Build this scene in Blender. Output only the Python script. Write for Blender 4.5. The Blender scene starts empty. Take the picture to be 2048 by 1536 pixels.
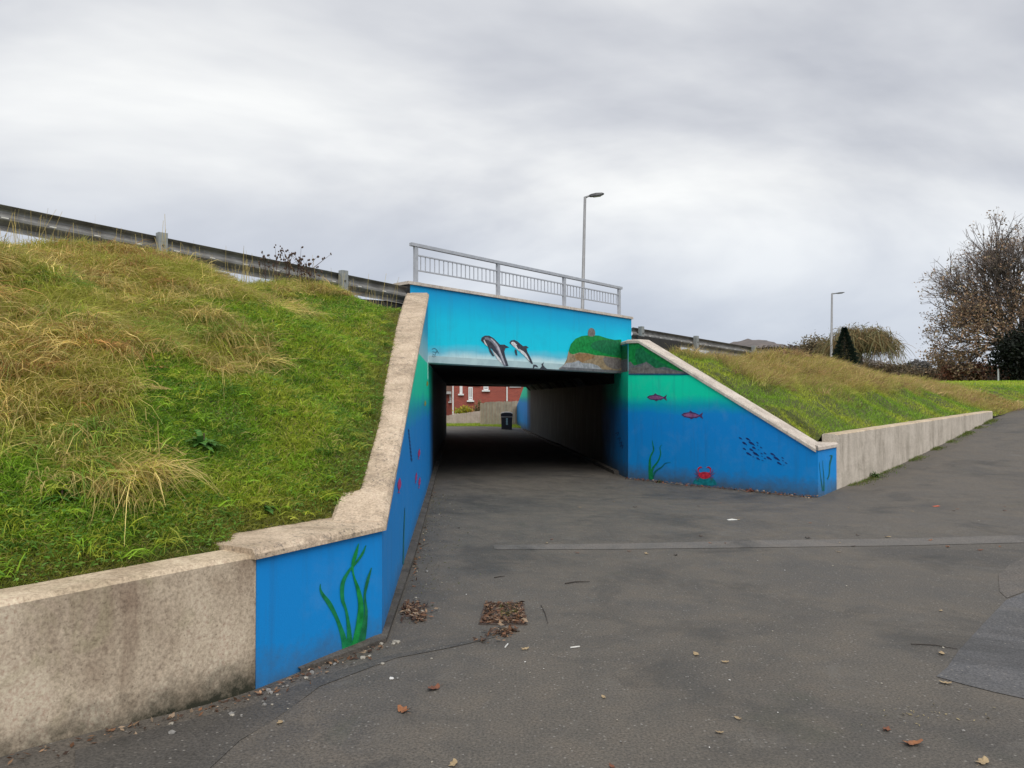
import bpy, math, random
import numpy as np
from mathutils import Vector, Matrix, noise as mnoise

R = math.radians
SC = bpy.context.scene
COL = SC.collection
rng = np.random.default_rng(7)
random.seed(7)

# ------------------------------------------------------------------ camera
F, CX, CY = 1500.0, 1024.0, 768.0
PITCH = math.atan(25 / 1500)
CAM = np.array([0.0, 0.0, 1.7])
cd = bpy.data.cameras.new('camera')
cd.sensor_width = 36.0
cd.lens = F / 2048 * 36
cd.clip_start = 0.05
cd.clip_end = 3000
cam = bpy.data.objects.new('camera', cd)
cam.location = CAM
cam.rotation_euler = (math.pi / 2 + PITCH, 0, 0)
COL.objects.link(cam)
SC.camera = cam

# ------------------------------------------------------------------ sky and sun (overcast)
SUN_EL, SUN_AZ = R(50), R(168)          # azimuth clockwise from +Y
world = bpy.data.worlds.new('World')
SC.world = world
world.use_nodes = True
wn, wl = world.node_tree.nodes, world.node_tree.links
wn.clear()


def wnode(t, **kw):
    n = wn.new(t)
    for k, v in kw.items():
        setattr(n, k, v)
    return n


SKX, SKY = 5.7, 0.12
w_out = wnode('ShaderNodeOutputWorld')
sky = wnode('ShaderNodeTexSky', sky_type='NISHITA', sun_disc=False, sun_elevation=SUN_EL, sun_rotation=SUN_AZ)
bg_sky = wnode('ShaderNodeBackground')
bg_sky.inputs[1].default_value = 0.1
wl.new(sky.outputs[0], bg_sky.inputs[0])
tc = wnode('ShaderNodeTexCoord')
sep = wnode('ShaderNodeSeparateXYZ')
wl.new(tc.outputs['Generated'], sep.inputs[0])
zc = wnode('ShaderNodeMath', operation='MAXIMUM')
wl.new(sep.outputs[2], zc.inputs[0])
zc.inputs[1].default_value = 0.0
za = wnode('ShaderNodeMath', operation='ADD')
wl.new(zc.outputs[0], za.inputs[0])
za.inputs[1].default_value = 0.42
dx = wnode('ShaderNodeMath', operation='DIVIDE')
wl.new(sep.outputs[0], dx.inputs[0]); wl.new(za.outputs[0], dx.inputs[1])
dy = wnode('ShaderNodeMath', operation='DIVIDE')
wl.new(sep.outputs[1], dy.inputs[0]); wl.new(za.outputs[0], dy.inputs[1])
comb = wnode('ShaderNodeCombineXYZ')
wl.new(dx.outputs[0], comb.inputs[0]); wl.new(dy.outputs[0], comb.inputs[1])
mp = wnode('ShaderNodeMapping')
mp.inputs['Location'].default_value = (SKX, SKY, 0)
mp.inputs['Rotation'].default_value = (0, 0, R(24))
mp.inputs['Scale'].default_value = (0.75, 1.25, 1)
wl.new(comb.outputs[0], mp.inputs[0])
n1 = wnode('ShaderNodeTexNoise')
n1.inputs['Scale'].default_value = 1.15
n1.inputs['Detail'].default_value = 6
n1.inputs['Roughness'].default_value = 0.52
n1.inputs['Distortion'].default_value = 0.35
wl.new(mp.outputs[0], n1.inputs['Vector'])
cr = wnode('ShaderNodeValToRGB')
e = cr.color_ramp.elements
e[0].position, e[0].color = 0.34, (0.275, 0.285, 0.32, 1)
e[1].position, e[1].color = 0.66, (0.63, 0.63, 0.615, 1)
m_ = cr.color_ramp.elements.new(0.50)
m_.color = (0.43, 0.437, 0.455, 1)
wl.new(n1.outputs[0], cr.inputs[0])
# the cloud deck thins to a bluish grey towards the horizon all round
hz = wnode('ShaderNodeMapRange')
hz.inputs[1].default_value = 0.0; hz.inputs[2].default_value = 0.26
hz.inputs[3].default_value = 0.8; hz.inputs[4].default_value = 0.0
wl.new(zc.outputs[0], hz.inputs[0])
hm = wnode('ShaderNodeMixRGB')
hm.inputs[2].default_value = (0.30, 0.34, 0.43, 1)
wl.new(hz.outputs[0], hm.inputs[0]); wl.new(cr.outputs[0], hm.inputs[1])
bg_cl = wnode('ShaderNodeBackground')
bg_cl.inputs[1].default_value = 1.0
wl.new(hm.outputs[0], bg_cl.inputs[0])
wmix = wnode('ShaderNodeMixShader')
wmix.inputs[0].default_value = 0.92
wl.new(bg_sky.outputs[0], wmix.inputs[1]); wl.new(bg_cl.outputs[0], wmix.inputs[2])
wl.new(wmix.outputs[0], w_out.inputs[0])

sl = bpy.data.lights.new('sun', 'SUN')
sl.energy = 1.5
sl.angle = R(45)
sl.color = (1.0, 0.965, 0.91)
sun = bpy.data.objects.new('sun', sl)
sd = Vector((math.sin(SUN_AZ) * math.cos(SUN_EL), math.cos(SUN_AZ) * math.cos(SUN_EL), math.sin(SUN_EL)))
sun.rotation_euler = sd.to_track_quat('Z', 'Y').to_euler()
sun.location = (0, -10, 30)
COL.objects.link(sun)

vs = SC.view_settings
vs.view_transform = 'Standard'
vs.look = 'None'
vs.gamma = 1.0
vs.exposure = 0.72
vs.use_curve_mapping = False


# ------------------------------------------------------------------ geometry helpers
def ray(px, py):
    c, s = math.cos(PITCH), math.sin(PITCH)
    a, b = (px - CX) / F, -(py - CY) / F
    return np.array([a, c - b * s, s + b * c])


def at(px, py, depth):
    d = ray(px, py)
    return CAM + d * (depth / d[1])


def on_plane(px, py, p0, n, off=0.0):
    d = ray(px, py)
    n = np.asarray(n, float); n = n / np.linalg.norm(n)
    t = np.dot(np.asarray(p0, float) + n * off - CAM, n) / np.dot(d, n)
    return CAM + d * t


def sstep(x):
    x = np.clip(x, 0, 1)
    return x * x * (3 - 2 * x)


ROOTLOC = {}


def put(name, me, mat, parent=None, smooth=False):
    o = bpy.data.objects.new(name, me)
    COL.objects.link(o)
    if mat is not None:
        me.materials.append(mat)
    if parent is not None:
        o.parent = parent
    if smooth:
        me.polygons.foreach_set('use_smooth', [True] * len(me.polygons))
    return o


def worldloc(o):
    v = np.zeros(3)
    while o is not None:
        v = v + np.array(o.location)
        o = o.parent
    return v


def mob(name, verts, faces, mat, parent=None, smooth=False):
    """verts in world space; children are stored relative to their parent chain (translation only)"""
    v = np.asarray(verts, float)
    if parent is not None:
        v = v - worldloc(parent)
    me = bpy.data.meshes.new(name)
    me.from_pydata(v.tolist(), [], [list(map(int, f)) for f in faces])
    me.update()
    return put(name, me, mat, parent, smooth)


def quads_mesh(name, V, Q, mat, parent=None, cols=None, smooth=False):
    V = np.asarray(V, np.float32)
    if parent is not None:
        V = V - worldloc(parent).astype(np.float32)
    Q = np.asarray(Q, np.int32)
    k = Q.shape[1]
    me = bpy.data.meshes.new(name)
    me.vertices.add(len(V)); me.vertices.foreach_set('co', V.ravel())
    me.loops.add(Q.size); me.loops.foreach_set('vertex_index', Q.ravel())
    me.polygons.add(len(Q))
    me.polygons.foreach_set('loop_start', np.arange(0, Q.size, k, dtype=np.int32))
    me.polygons.foreach_set('loop_total', np.full(len(Q), k, np.int32))
    if cols is not None:
        a = me.color_attributes.new('Col', 'FLOAT_COLOR', 'POINT')
        c = np.ones((len(V), 4), np.float32); c[:, :3] = cols
        a.data.foreach_set('color', c.ravel())
    me.update(calc_edges=True)
    return put(name, me, mat, parent, smooth)


def tag(o, label=None, cat=None, group=None, kind=None):
    if label: o['label'] = label
    if cat: o['category'] = cat
    if group: o['group'] = group
    if kind: o['kind'] = kind
    return o


def thing(name, label, cat, loc=(0, 0, 0), group=None):
    o = bpy.data.objects.new(name, None)
    o.empty_display_size = 0.2
    o.location = [float(c) for c in loc]
    COL.objects.link(o)
    return tag(o, label, cat, group)


class MB:
    def __init__(s): s.v, s.f = [], []

    def add(s, vs_, fs_):
        b = len(s.v)
        s.v += [list(map(float, p)) for p in vs_]
        s.f += [[i + b for i in f] for f in fs_]
        return s

    def hexa(s, p):      # p: 4 bottom (ccw), 4 top
        return s.add(p, [(3, 2, 1, 0), (4, 5, 6, 7), (0, 1, 5, 4), (1, 2, 6, 5), (2, 3, 7, 6), (3, 0, 4, 7)])

    def box(s, c, sx, sy, sz, ax=(1, 0, 0), ay=None, az=(0, 0, 1)):
        c = np.asarray(c, float); ax = np.asarray(ax, float); az = np.asarray(az, float)
        ay = np.cross(az, ax) if ay is None else np.asarray(ay, float)
        P = []
        for k in (-1, 1):
            for i, j in ((-1, -1), (1, -1), (1, 1), (-1, 1)):
                P.append(c + ax * i * sx / 2 + ay * j * sy / 2 + az * k * sz / 2)
        return s.hexa(P)

    def bar(s, a, b, w, h, up=(0, 0, 1)):
        a = np.asarray(a, float); b = np.asarray(b, float)
        d = b - a; L = np.linalg.norm(d); d = d / L
        side = np.cross(d, np.asarray(up, float)); side /= np.linalg.norm(side)
        u = np.cross(side, d)
        return s.box((a + b) / 2, L, w, h, d, side, u)

    def tube(s, pts, rad, n=8, cap=True):
        pts = [np.asarray(p, float) for p in pts]
        rings = []
        ref = None
        for i, p in enumerate(pts):
            d = pts[min(i + 1, len(pts) - 1)] - pts[max(i - 1, 0)]
            d = d / (np.linalg.norm(d) + 1e-9)
            if ref is None:
                ref = np.array([1., 0, 0]) if abs(d[0]) < .9 else np.array([0, 1., 0])
            a = np.cross(d, ref); a /= np.linalg.norm(a) + 1e-9
            b = np.cross(d, a)
            r = rad[i] if hasattr(rad, '__len__') else rad
            rings.append([p + r * (math.cos(t) * a + math.sin(t) * b) for t in np.linspace(0, 2 * math.pi, n, False)])
        base = len(s.v)
        for rg in rings: s.v += [q.tolist() for q in rg]
        for i in range(len(rings) - 1):
            for j in range(n):
                k = (j + 1) % n
                s.f.append([base + i * n + j, base + i * n + k, base + (i + 1) * n + k, base + (i + 1) * n + j])
        if cap:
            s.f.append([base + j for j in range(n)][::-1])
            s.f.append([base + (len(rings) - 1) * n + j for j in range(n)])
        return s

    def build(s, name, mat, parent=None, smooth=False):
        return mob(name, s.v, s.f, mat, parent, smooth)


def offset2d(pts, dist, mitre=True):
    """offset an open 2-D polyline to its left"""
    P = np.asarray(pts, float)
    seg = np.diff(P, axis=0); seg /= np.linalg.norm(seg, axis=1)[:, None]
    nor = np.stack([-seg[:, 1], seg[:, 0]], 1)
    out = []
    for i in range(len(P)):
        if i == 0: m = nor[0]
        elif i == len(P) - 1: m = nor[-1]
        else:
            m = nor[i - 1] + nor[i]; m = m / np.linalg.norm(m)
            m = m / max(.35, np.dot(m, nor[i]))
        out.append(P[i] + m * dist)
    return np.array(out)


# ------------------------------------------------------------------ materials
def new_mat(name):
    m = bpy.data.materials.new(name)
    m.use_nodes = True
    nt = m.node_tree
    b = nt.nodes['Principled BSDF']
    return m, nt, b


def lk(nt, a, b): nt.links.new(a, b)


def pos_node(nt, scale=(1, 1, 1), rot=(0, 0, 0)):
    g = nt.nodes.new('ShaderNodeNewGeometry')
    mpn = nt.nodes.new('ShaderNodeMapping')
    mpn.inputs['Scale'].default_value = scale
    mpn.inputs['Rotation'].default_value = rot
    lk(nt, g.outputs['Position'], mpn.inputs[0])
    return mpn.outputs[0]


def noise_n(nt, vec, scale, detail=4, rough=.55, dist=0.0):
    n = nt.nodes.new('ShaderNodeTexNoise')
    n.inputs['Scale'].default_value = scale
    n.inputs['Detail'].default_value = detail
    n.inputs['Roughness'].default_value = rough
    n.inputs['Distortion'].default_value = dist
    lk(nt, vec, n.inputs['Vector'])
    return n.outputs[0]


def ramp_n(nt, fac, stops, interp='LINEAR'):
    r = nt.nodes.new('ShaderNodeValToRGB')
    r.color_ramp.interpolation = interp
    el = r.color_ramp.elements
    while len(el) < len(stops): el.new(0.5)
    for q, (p, c) in zip(el, stops):
        q.position = p
        q.color = (*c, 1) if len(c) == 3 else c
    lk(nt, fac, r.inputs[0])
    return r.outputs[0]


def mix_n(nt, fac, a, b, mode='MIX'):
    m = nt.nodes.new('ShaderNodeMixRGB')
    m.blend_type = mode
    if isinstance(fac, (int, float)): m.inputs[0].default_value = fac
    else: lk(nt, fac, m.inputs[0])
    for i, x in ((1, a), (2, b)):
        if isinstance(x, tuple): m.inputs[i].default_value = (*x, 1)
        else: lk(nt, x, m.inputs[i])
    return m.outputs[0]


def maprange(nt, val, a, b, c=0.0, d=1.0):
    m = nt.nodes.new('ShaderNodeMapRange')
    for i, x in enumerate((a, b, c, d)): m.inputs[i + 1].default_value = x
    lk(nt, val, m.inputs[0])
    return m.outputs[0]


def bump_n(nt, b, h, strength=.3, dist=.01):
    n = nt.nodes.new('ShaderNodeBump')
    n.inputs['Strength'].default_value = strength
    n.inputs['Distance'].default_value = dist
    lk(nt, h, n.inputs['Height'])
    lk(nt, n.outputs[0], b.inputs['Normal'])


def simple(name, c1, c2=None, scale=6, rough=.7, metal=0.0, bump=0.0, bscale=None, spec=.5):
    m, nt, b = new_mat(name)
    p = pos_node(nt)
    c2 = c2 or tuple(x * .75 for x in c1)
    n = noise_n(nt, p, scale, 5, .6)
    lk(nt, ramp_n(nt, n, [(.35, c1), (.65, c2)]), b.inputs['Base Color'])
    b.inputs['Roughness'].default_value = rough
    b.inputs['Metallic'].default_value = metal
    b.inputs['Specular IOR Level'].default_value = spec
    if bump:
        bump_n(nt, b, noise_n(nt, p, bscale or scale * 6, 3), bump, .01)
    return m


def leafmat(name, rough=.6, trans=.3):
    m, nt, b = new_mat(name)
    a = nt.nodes.new('ShaderNodeAttribute'); a.attribute_name = 'Col'
    lk(nt, a.outputs['Color'], b.inputs['Base Color'])
    b.inputs['Roughness'].default_value = rough
    b.inputs['Specular IOR Level'].default_value = .25
    t = nt.nodes.new('ShaderNodeBsdfTranslucent')
    lk(nt, a.outputs['Color'], t.inputs[0])
    mx = nt.nodes.new('ShaderNodeMixShader')
    mx.inputs[0].default_value = trans
    lk(nt, b.outputs[0], mx.inputs[1]); lk(nt, t.outputs[0], mx.inputs[2])
    lk(nt, mx.outputs[0], nt.nodes['Material Output'].inputs[0])
    return m


M = {}


def mk_asphalt(name, base, warm, spec_lo, seed=0.0):
    m, nt, b = new_mat(name)
    p = pos_node(nt)
    big = noise_n(nt, p, .45, 5, .6, .6)
    col = ramp_n(nt, big, [(.33, base), (.5, warm), (.68, tuple(x * 1.18 for x in base))])
    mid = noise_n(nt, p, 3.2, 6, .65, .3)
    col = mix_n(nt, .55, col, ramp_n(nt, mid, [(.3, (.32, .33, .34)), (.52, (.5, .5, .5)), (.75, (.66, .63, .60))]), 'OVERLAY')
    fine = noise_n(nt, p, 72, 4, .75)
    col = mix_n(nt, .95, col, ramp_n(nt, fine, [(.28, (.16, .16, .16)), (.5, (.5, .5, .5)), (.74, (.86, .84, .82))]), 'OVERLAY')
    # pale chips of aggregate
    v = nt.nodes.new('ShaderNodeTexVoronoi'); v.inputs['Scale'].default_value = 52
    lk(nt, p, v.inputs['Vector'])
    vb = nt.nodes.new('ShaderNodeSeparateColor'); lk(nt, v.outputs['Color'], vb.inputs[0])
    chip = ramp_n(nt, vb.outputs[0], [(.93, (0, 0, 0)), (.95, (1, 1, 1))])
    near = ramp_n(nt, v.outputs['Distance'], [(.18, (1, 1, 1)), (.42, (0, 0, 0))])
    cm = mix_n(nt, 1.0, chip, near, 'MULTIPLY')
    col = mix_n(nt, cm, col, (.23, .215, .195))
    pal_ = noise_n(nt, p, 1.3, 7, .72, 1.2)
    col = mix_n(nt, ramp_n(nt, pal_, [(.57, (0, 0, 0)), (.72, (.55, .55, .55))]), col, (.15, .14, .125))
    dk = noise_n(nt, p, .7, 6, .7, .5)
    col = mix_n(nt, ramp_n(nt, dk, [(.34, (.55, .55, .55)), (.47, (0, 0, 0))]), col, (.036, .036, .035))
    # mossy bloom
    mo = noise_n(nt, p, .8, 6, .7, .8)
    col = mix_n(nt, ramp_n(nt, mo, [(.60, (0, 0, 0)), (.78, (.4, .4, .4))]), col, (.052, .062, .036))
    lk(nt, col, b.inputs['Base Color'])
    rr = ramp_n(nt, mid, [(.3, (spec_lo,) * 3), (.7, (.9, .9, .9))])
    lk(nt, rr, b.inputs['Roughness'])
    b.inputs['Specular IOR Level'].default_value = .35
    bump_n(nt, b, mix_n(nt, .6, fine, v.outputs['Distance']), .55, .006)
    return m


M['asphalt'] = mk_asphalt('asphalt', (.078, .072, .065), (.112, .099, .083), .62)
M['asphalt_strip'] = mk_asphalt('asphalt_strip', (.125, .118, .11), (.145, .132, .12), .7)
M['asphalt_blue'] = mk_asphalt('asphalt_blue', (.092, .092, .098), (.10, .098, .099), .6)
M['asphalt_brown'] = mk_asphalt('asphalt_brown', (.105, .095, .085), (.11, .098, .087), .7)
M['asphalt_dark'] = mk_asphalt('asphalt_dark', (.064, .061, .057), (.085, .078, .069), .6)


def mk_concrete(name, light, mid, dark, green, streak=.6, stain_z=None, rough=.85, grime=1.0, lichen=False):
    m, nt, b = new_mat(name)
    p = pos_node(nt)
    ps = pos_node(nt, (1, 1, .22))
    st = noise_n(nt, ps, 4.2, 6, .62, .4)
    col = ramp_n(nt, st, [(.36, dark), (.48, mid), (.62, light)])
    n2 = noise_n(nt, p, 2.3, 7, .68, .5)
    col = mix_n(nt, streak, col, ramp_n(nt, n2, [(.38, dark), (.5, mid), (.62, light)]))
    gn = noise_n(nt, p, 2.6, 6, .7, .9)
    col = mix_n(nt, ramp_n(nt, gn, [(.54, (0, 0, 0)), (.72, (.55 * grime,) * 3)]), col, green)
    fine = noise_n(nt, p, 55, 5, .75)
    col = mix_n(nt, .8, col, ramp_n(nt, fine, [(.3, (.22, .21, .2)), (.5, (.5, .5, .5)), (.7, (.74, .74, .73))]), 'OVERLAY')
    # pits
    v = nt.nodes.new('ShaderNodeTexVoronoi'); v.inputs['Scale'].default_value = 26
    lk(nt, p, v.inputs['Vector'])
    pit = ramp_n(nt, v.outputs['Distance'], [(.06, (1, 1, 1)), (.13, (0, 0, 0))])
    col = mix_n(nt, mix_n(nt, .5, pit, (0, 0, 0)), col, tuple(x * .3 for x in dark))
    if lichen:
        li = noise_n(nt, p, 22, 8, .8, .6)
        big_ = noise_n(nt, p, 1.3, 4, .6)
        lm = mix_n(nt, 1.0, ramp_n(nt, li, [(.53, (0, 0, 0)), (.60, (.85, .85, .85))]), ramp_n(nt, big_, [(.40, (.15, .15, .15)), (.60, (1, 1, 1))]), 'MULTIPLY')
        col = mix_n(nt, lm, col, (.13, .115, .10))
        lp_ = noise_n(nt, p, 31, 7, .8, .4)
        col = mix_n(nt, ramp_n(nt, lp_, [(.62, (0, 0, 0)), (.68, (.6, .6, .6))]), col, (.66, .58, .48))
    if stain_z:
        g = nt.nodes.new('ShaderNodeNewGeometry')
        s_ = nt.nodes.new('ShaderNodeSeparateXYZ'); lk(nt, g.outputs['Position'], s_.inputs[0])
        ad = nt.nodes.new('ShaderNodeMath'); ad.operation = 'MULTIPLY_ADD'
        lk(nt, noise_n(nt, p, 9, 6, .75), ad.inputs[0]); ad.inputs[1].default_value = -.42
        lk(nt, s_.outputs[2], ad.inputs[2])
        f = maprange(nt, ad.outputs[0], stain_z[0], stain_z[1], 1, 0)
        col = mix_n(nt, f, col, (.035, .036, .024))
    lk(nt, col, b.inputs['Base Color'])
    b.inputs['Roughness'].default_value = rough
    b.inputs['Specular IOR Level'].default_value = .2
    bump_n(nt, b, mix_n(nt, .5, fine, st), .5, .008)
    return m


M['concrete_wall'] = mk_concrete('concrete_wall', (.60, .50, .38), (.45, .365, .27), (.27, .20, .145), (.32, .29, .17), .45, (-.19, .03))
M['concrete_top'] = mk_concrete('concrete_top', (.62, .51, .38), (.52, .42, .30), (.34, .26, .18), (.33, .30, .18), .6, grime=.5)
M['concrete_pale'] = mk_concrete('concrete_pale', (.60, .54, .465), (.50, .445, .375), (.34, .30, .25), (.27, .26, .19), .4, grime=.6)
M['coping'] = mk_concrete('coping', (.60, .485, .365), (.50, .395, .29), (.33, .255, .185), (.34, .29, .19), .8, grime=.6, lichen=True)
M['coping_pale'] = mk_concrete('coping_pale', (.62, .55, .48), (.52, .46, .40), (.36, .31, .27), (.36, .34, .28), .5, grime=.4)
M['kerb'] = mk_concrete('kerb', (.13, .115, .10), (.09, .08, .07), (.05, .045, .04), (.06, .065, .035), .5)
M['tunnel'] = mk_concrete('tunnel', (.13, .13, .125), (.075, .075, .073), (.03, .03, .03), (.04, .042, .035), .6)
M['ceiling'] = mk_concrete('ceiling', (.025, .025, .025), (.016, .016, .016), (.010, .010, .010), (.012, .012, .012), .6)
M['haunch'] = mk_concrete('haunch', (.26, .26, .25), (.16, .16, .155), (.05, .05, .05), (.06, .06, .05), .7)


def mk_sea(name, tunnel_fade=None):
    """mural paint: sky above the water line, green then deep blue below it"""
    m, nt, b = new_mat(name)
    p = pos_node(nt)
    g = nt.nodes.new('ShaderNodeNewGeometry')
    s_ = nt.nodes.new('ShaderNodeSeparateXYZ'); lk(nt, g.outputs['Position'], s_.inputs[0])
    ad = nt.nodes.new('ShaderNodeMath'); ad.operation = 'MULTIPLY_ADD'
    lk(nt, noise_n(nt, p, 1.2, 3), ad.inputs[0]); ad.inputs[1].default_value = .22
    lk(nt, s_.outputs[2], ad.inputs[2])
    f = maprange(nt, ad.outputs[0], 0.1, 2.5)
    col = ramp_n(nt, f, [(0, (.003, .25, .66)), (.42, (.002, .245, .69)), (.56, (.002, .255, .68)), (.64, (.0, .37, .52)),
                         (.73, (.0, .70, .44)), (.92, (.0, .78, .45)), (1.0, (.0, .78, .48))])
    # above the water line: pale sky (a painted edge)
    ab = maprange(nt, s_.outputs[2], 2.285, 2.292)
    f2 = maprange(nt, s_.outputs[2], 2.29, 3.5)
    skyc = ramp_n(nt, f2, [(0, (.42, .66, .70)), (.22, (.22, .58, .70)), (.42, (.03, .42, .66)), (1, (.005, .26, .56))])
    col = mix_n(nt, ab, col, skyc)
    # weathering: faint pale bloom, scuffs at the foot
    w = noise_n(nt, p, 3.0, 7, .7, .4)
    col = mix_n(nt, ramp_n(nt, w, [(.5, (0, 0, 0)), (.8, (.12, .12, .12))]), col, (.30, .40, .50))
    st = noise_n(nt, pos_node(nt, (1, 1, .08)), 7, 5, .7)
    col = mix_n(nt, ramp_n(nt, st, [(.52, (0, 0, 0)), (.8, (.35, .35, .35))]), col, (.03, .10, .22))
    fine = noise_n(nt, p, 60, 4, .8)
    col = mix_n(nt, ramp_n(nt, fine, [(.71, (0, 0, 0)), (.78, (.6, .6, .6))]), col, (.5, .56, .6))
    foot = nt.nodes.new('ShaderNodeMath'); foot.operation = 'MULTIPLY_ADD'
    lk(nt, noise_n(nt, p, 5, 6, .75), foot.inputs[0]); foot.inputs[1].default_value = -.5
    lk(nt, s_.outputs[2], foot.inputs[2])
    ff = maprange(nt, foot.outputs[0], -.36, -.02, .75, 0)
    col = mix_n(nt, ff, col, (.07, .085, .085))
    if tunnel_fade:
        # overspray ends a little way inside the tunnel; beyond it the wall is dirty bare concrete, darkened to imitate tunnel shade
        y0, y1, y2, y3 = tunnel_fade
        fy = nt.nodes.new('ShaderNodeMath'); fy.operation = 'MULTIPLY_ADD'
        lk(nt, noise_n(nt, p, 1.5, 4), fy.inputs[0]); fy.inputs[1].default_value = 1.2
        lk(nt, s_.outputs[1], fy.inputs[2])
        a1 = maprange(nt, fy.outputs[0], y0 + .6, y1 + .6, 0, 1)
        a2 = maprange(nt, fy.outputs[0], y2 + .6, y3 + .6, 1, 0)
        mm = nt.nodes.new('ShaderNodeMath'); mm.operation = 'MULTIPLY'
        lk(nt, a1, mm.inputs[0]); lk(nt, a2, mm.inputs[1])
        shade_grime = ramp_n(nt, noise_n(nt, pos_node(nt, (1, 1, .3)), 3, 6, .65), [(.3, (.010, .010, .010)), (.5, (.026, .026, .025)), (.72, (.07, .07, .068))])
        col = mix_n(nt, mm.outputs[0], col, shade_grime)
    lk(nt, col, b.inputs['Base Color'])
    b.inputs['Roughness'].default_value = .62
    b.inputs['Specular IOR Level'].default_value = .3
    bump_n(nt, b, mix_n(nt, .5, noise_n(nt, p, 140, 3, .7), fine), .6, .004)
    return m


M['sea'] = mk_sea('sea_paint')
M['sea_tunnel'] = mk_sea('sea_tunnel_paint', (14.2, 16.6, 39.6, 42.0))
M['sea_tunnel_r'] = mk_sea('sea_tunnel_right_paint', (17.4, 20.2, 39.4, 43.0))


def mk_facade():
    m, nt, b = new_mat('facade_paint')
    p = pos_node(nt)
    g = nt.nodes.new('ShaderNodeNewGeometry')
    s_ = nt.nodes.new('ShaderNodeSeparateXYZ'); lk(nt, g.outputs['Position'], s_.inputs[0])
    ad = nt.nodes.new('ShaderNodeMath'); ad.operation = 'MULTIPLY_ADD'
    lk(nt, noise_n(nt, pos_node(nt, (.5, .5, 1)), 1.6, 4), ad.inputs[0]); ad.inputs[1].default_value = .3
    lk(nt, s_.outputs[2], ad.inputs[2])
    f = maprange(nt, ad.outputs[0], 2.40, 3.80)
    col = ramp_n(nt, f, [(0, (.66, .80, .80)), (.12, (.56, .76, .79)), (.20, (.12, .54, .71)), (.28, (.003, .60, .80)),
                         (.58, (.0, .55, .78)), (.80, (.0, .41, .70)), (1, (.0, .27, .58))])
    w = noise_n(nt, p, 2.4, 7, .7, .4)
    col = mix_n(nt, ramp_n(nt, w, [(.5, (0, 0, 0)), (.8, (.22, .22, .22))]), col, (.02, .22, .42))
    st = noise_n(nt, pos_node(nt, (1, 1, .06)), 8, 5, .7)
    col = mix_n(nt, ramp_n(nt, st, [(.55, (0, 0, 0)), (.8, (.3, .3, .3))]), col, (.04, .18, .30))
    lk(nt, col, b.inputs['Base Color'])
    b.inputs['Roughness'].default_value = .6
    b.inputs['Specular IOR Level'].default_value = .3
    bump_n(nt, b, noise_n(nt, p, 90, 3, .7), .4, .004)
    return m


M['facade'] = mk_facade()
M['band'] = simple('shade_band_paint', (.46, .62, .64), (.34, .48, .52), 3, .65, bump=.2, bscale=80)  # greyer tone puts the shade of a lintel chamfer into the colour
M['black'] = simple('black_paint', (.012, .012, .013), (.022, .021, .021), 5, .6)
M['blackboard'] = simple('black_board', (.016, .015, .015), (.03, .027, .025), 8, .7)
for k, c in dict(p_dark=(.045, .05, .07), p_grey=(.20, .21, .26), p_light=(.50, .50, .56), p_white=(.72, .74, .76), p_green=(.0, .26, .05),
                 p_green2=(.004, .17, .06), p_brown=(.30, .17, .075), p_tan=(.33, .245, .15), p_rock=(.36, .38, .41), p_rockd=(.15, .155, .17),
                 p_stone=(.20, .18, .17), p_weed=(.0, .22, .07), p_weed2=(.0, .14, .14), p_navy=(.004, .03, .17), p_fish=(.30, .11, .26),
                 p_fishd=(.09, .04, .14), p_pink=(.52, .05, .22), p_red=(.60, .025, .055), p_redd=(.22, .02, .08), p_teal=(.0, .20, .24),
                 p_yellow=(.42, .40, .06), p_mark=(.004, .09, .30), p_scrib=(.05, .12, .2), p_line=(.01, .09, .2), p_pale=(.35, .60, .72)).items():
    M[k] = simple(k, tuple(min(.9, x * 1.12 + .008) for x in c), tuple(x * .62 for x in c), 14, .6, bump=.3, bscale=120, spec=.3)
M['rail_paint'] = simple('rail_paint', (.43, .45, .49), (.35, .37, .41), 12, .5)
M['galv'] = simple('galvanised', (.27, .27, .26), (.15, .145, .14), 5, .5, .3, bump=.1)
M['galv_post'] = simple('galvanised_post', (.33, .35, .345), (.24, .255, .25), 14, .55, .3)
M['bolt'] = simple('bolt_steel', (.12, .11, .10), None, 20, .5, .6)
M['lamp_pole'] = simple('lamp_pole', (.29, .295, .30), (.235, .235, .24), 3, .5, .2)
M['lamp_head'] = simple('lamp_head', (.055, .057, .06), None, 5, .5, .1)
M['lamp_glass'] = simple('lamp_glass', (.35, .36, .36), None, 5, .2)
M['soil'] = simple('soil', (.085, .085, .028), (.06, .08, .02), 6, .95, bump=.6, bscale=30)
M['field'] = simple('field_grass', (.085, .125, .022), (.11, .12, .035), .6, .95, bump=.6, bscale=12)
M['grass'] = leafmat('grass_blades', .5, .42)
M['foliage'] = leafmat('foliage', .6, .25)
M['bark'] = simple('bark', (.12, .098, .082), (.075, .062, .052), 3, .9, bump=.4)
M['twig'] = simple('twig', (.21, .165, .145), (.15, .12, .105), 3, .9)
M['drybrown'] = simple('dry_stem', (.10, .06, .04), (.06, .035, .03), 30, .9)
M['straw'] = simple('straw_stem', (.34, .26, .14), (.25, .18, .09), 30, .9)
M['hill'] = simple('hill_wood', (.165, .14, .13), (.11, .10, .098), .12, 1.0)
M['leafbrown'] = simple('leaf_brown', (.30, .12, .045), (.20, .08, .035), 25, .7, bump=.3, bscale=60)
M['leafrust'] = simple('leaf_rust', (.20, .07, .03), (.12, .045, .025), 25, .7, bump=.3, bscale=60)
M['leaftan'] = simple('leaf_tan', (.40, .30, .17), (.28, .20, .11), 25, .7, bump=.3, bscale=60)
M['leafyellow'] = simple('leaf_yellow', (.42, .33, .06), (.32, .24, .05), 25, .7)
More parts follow.
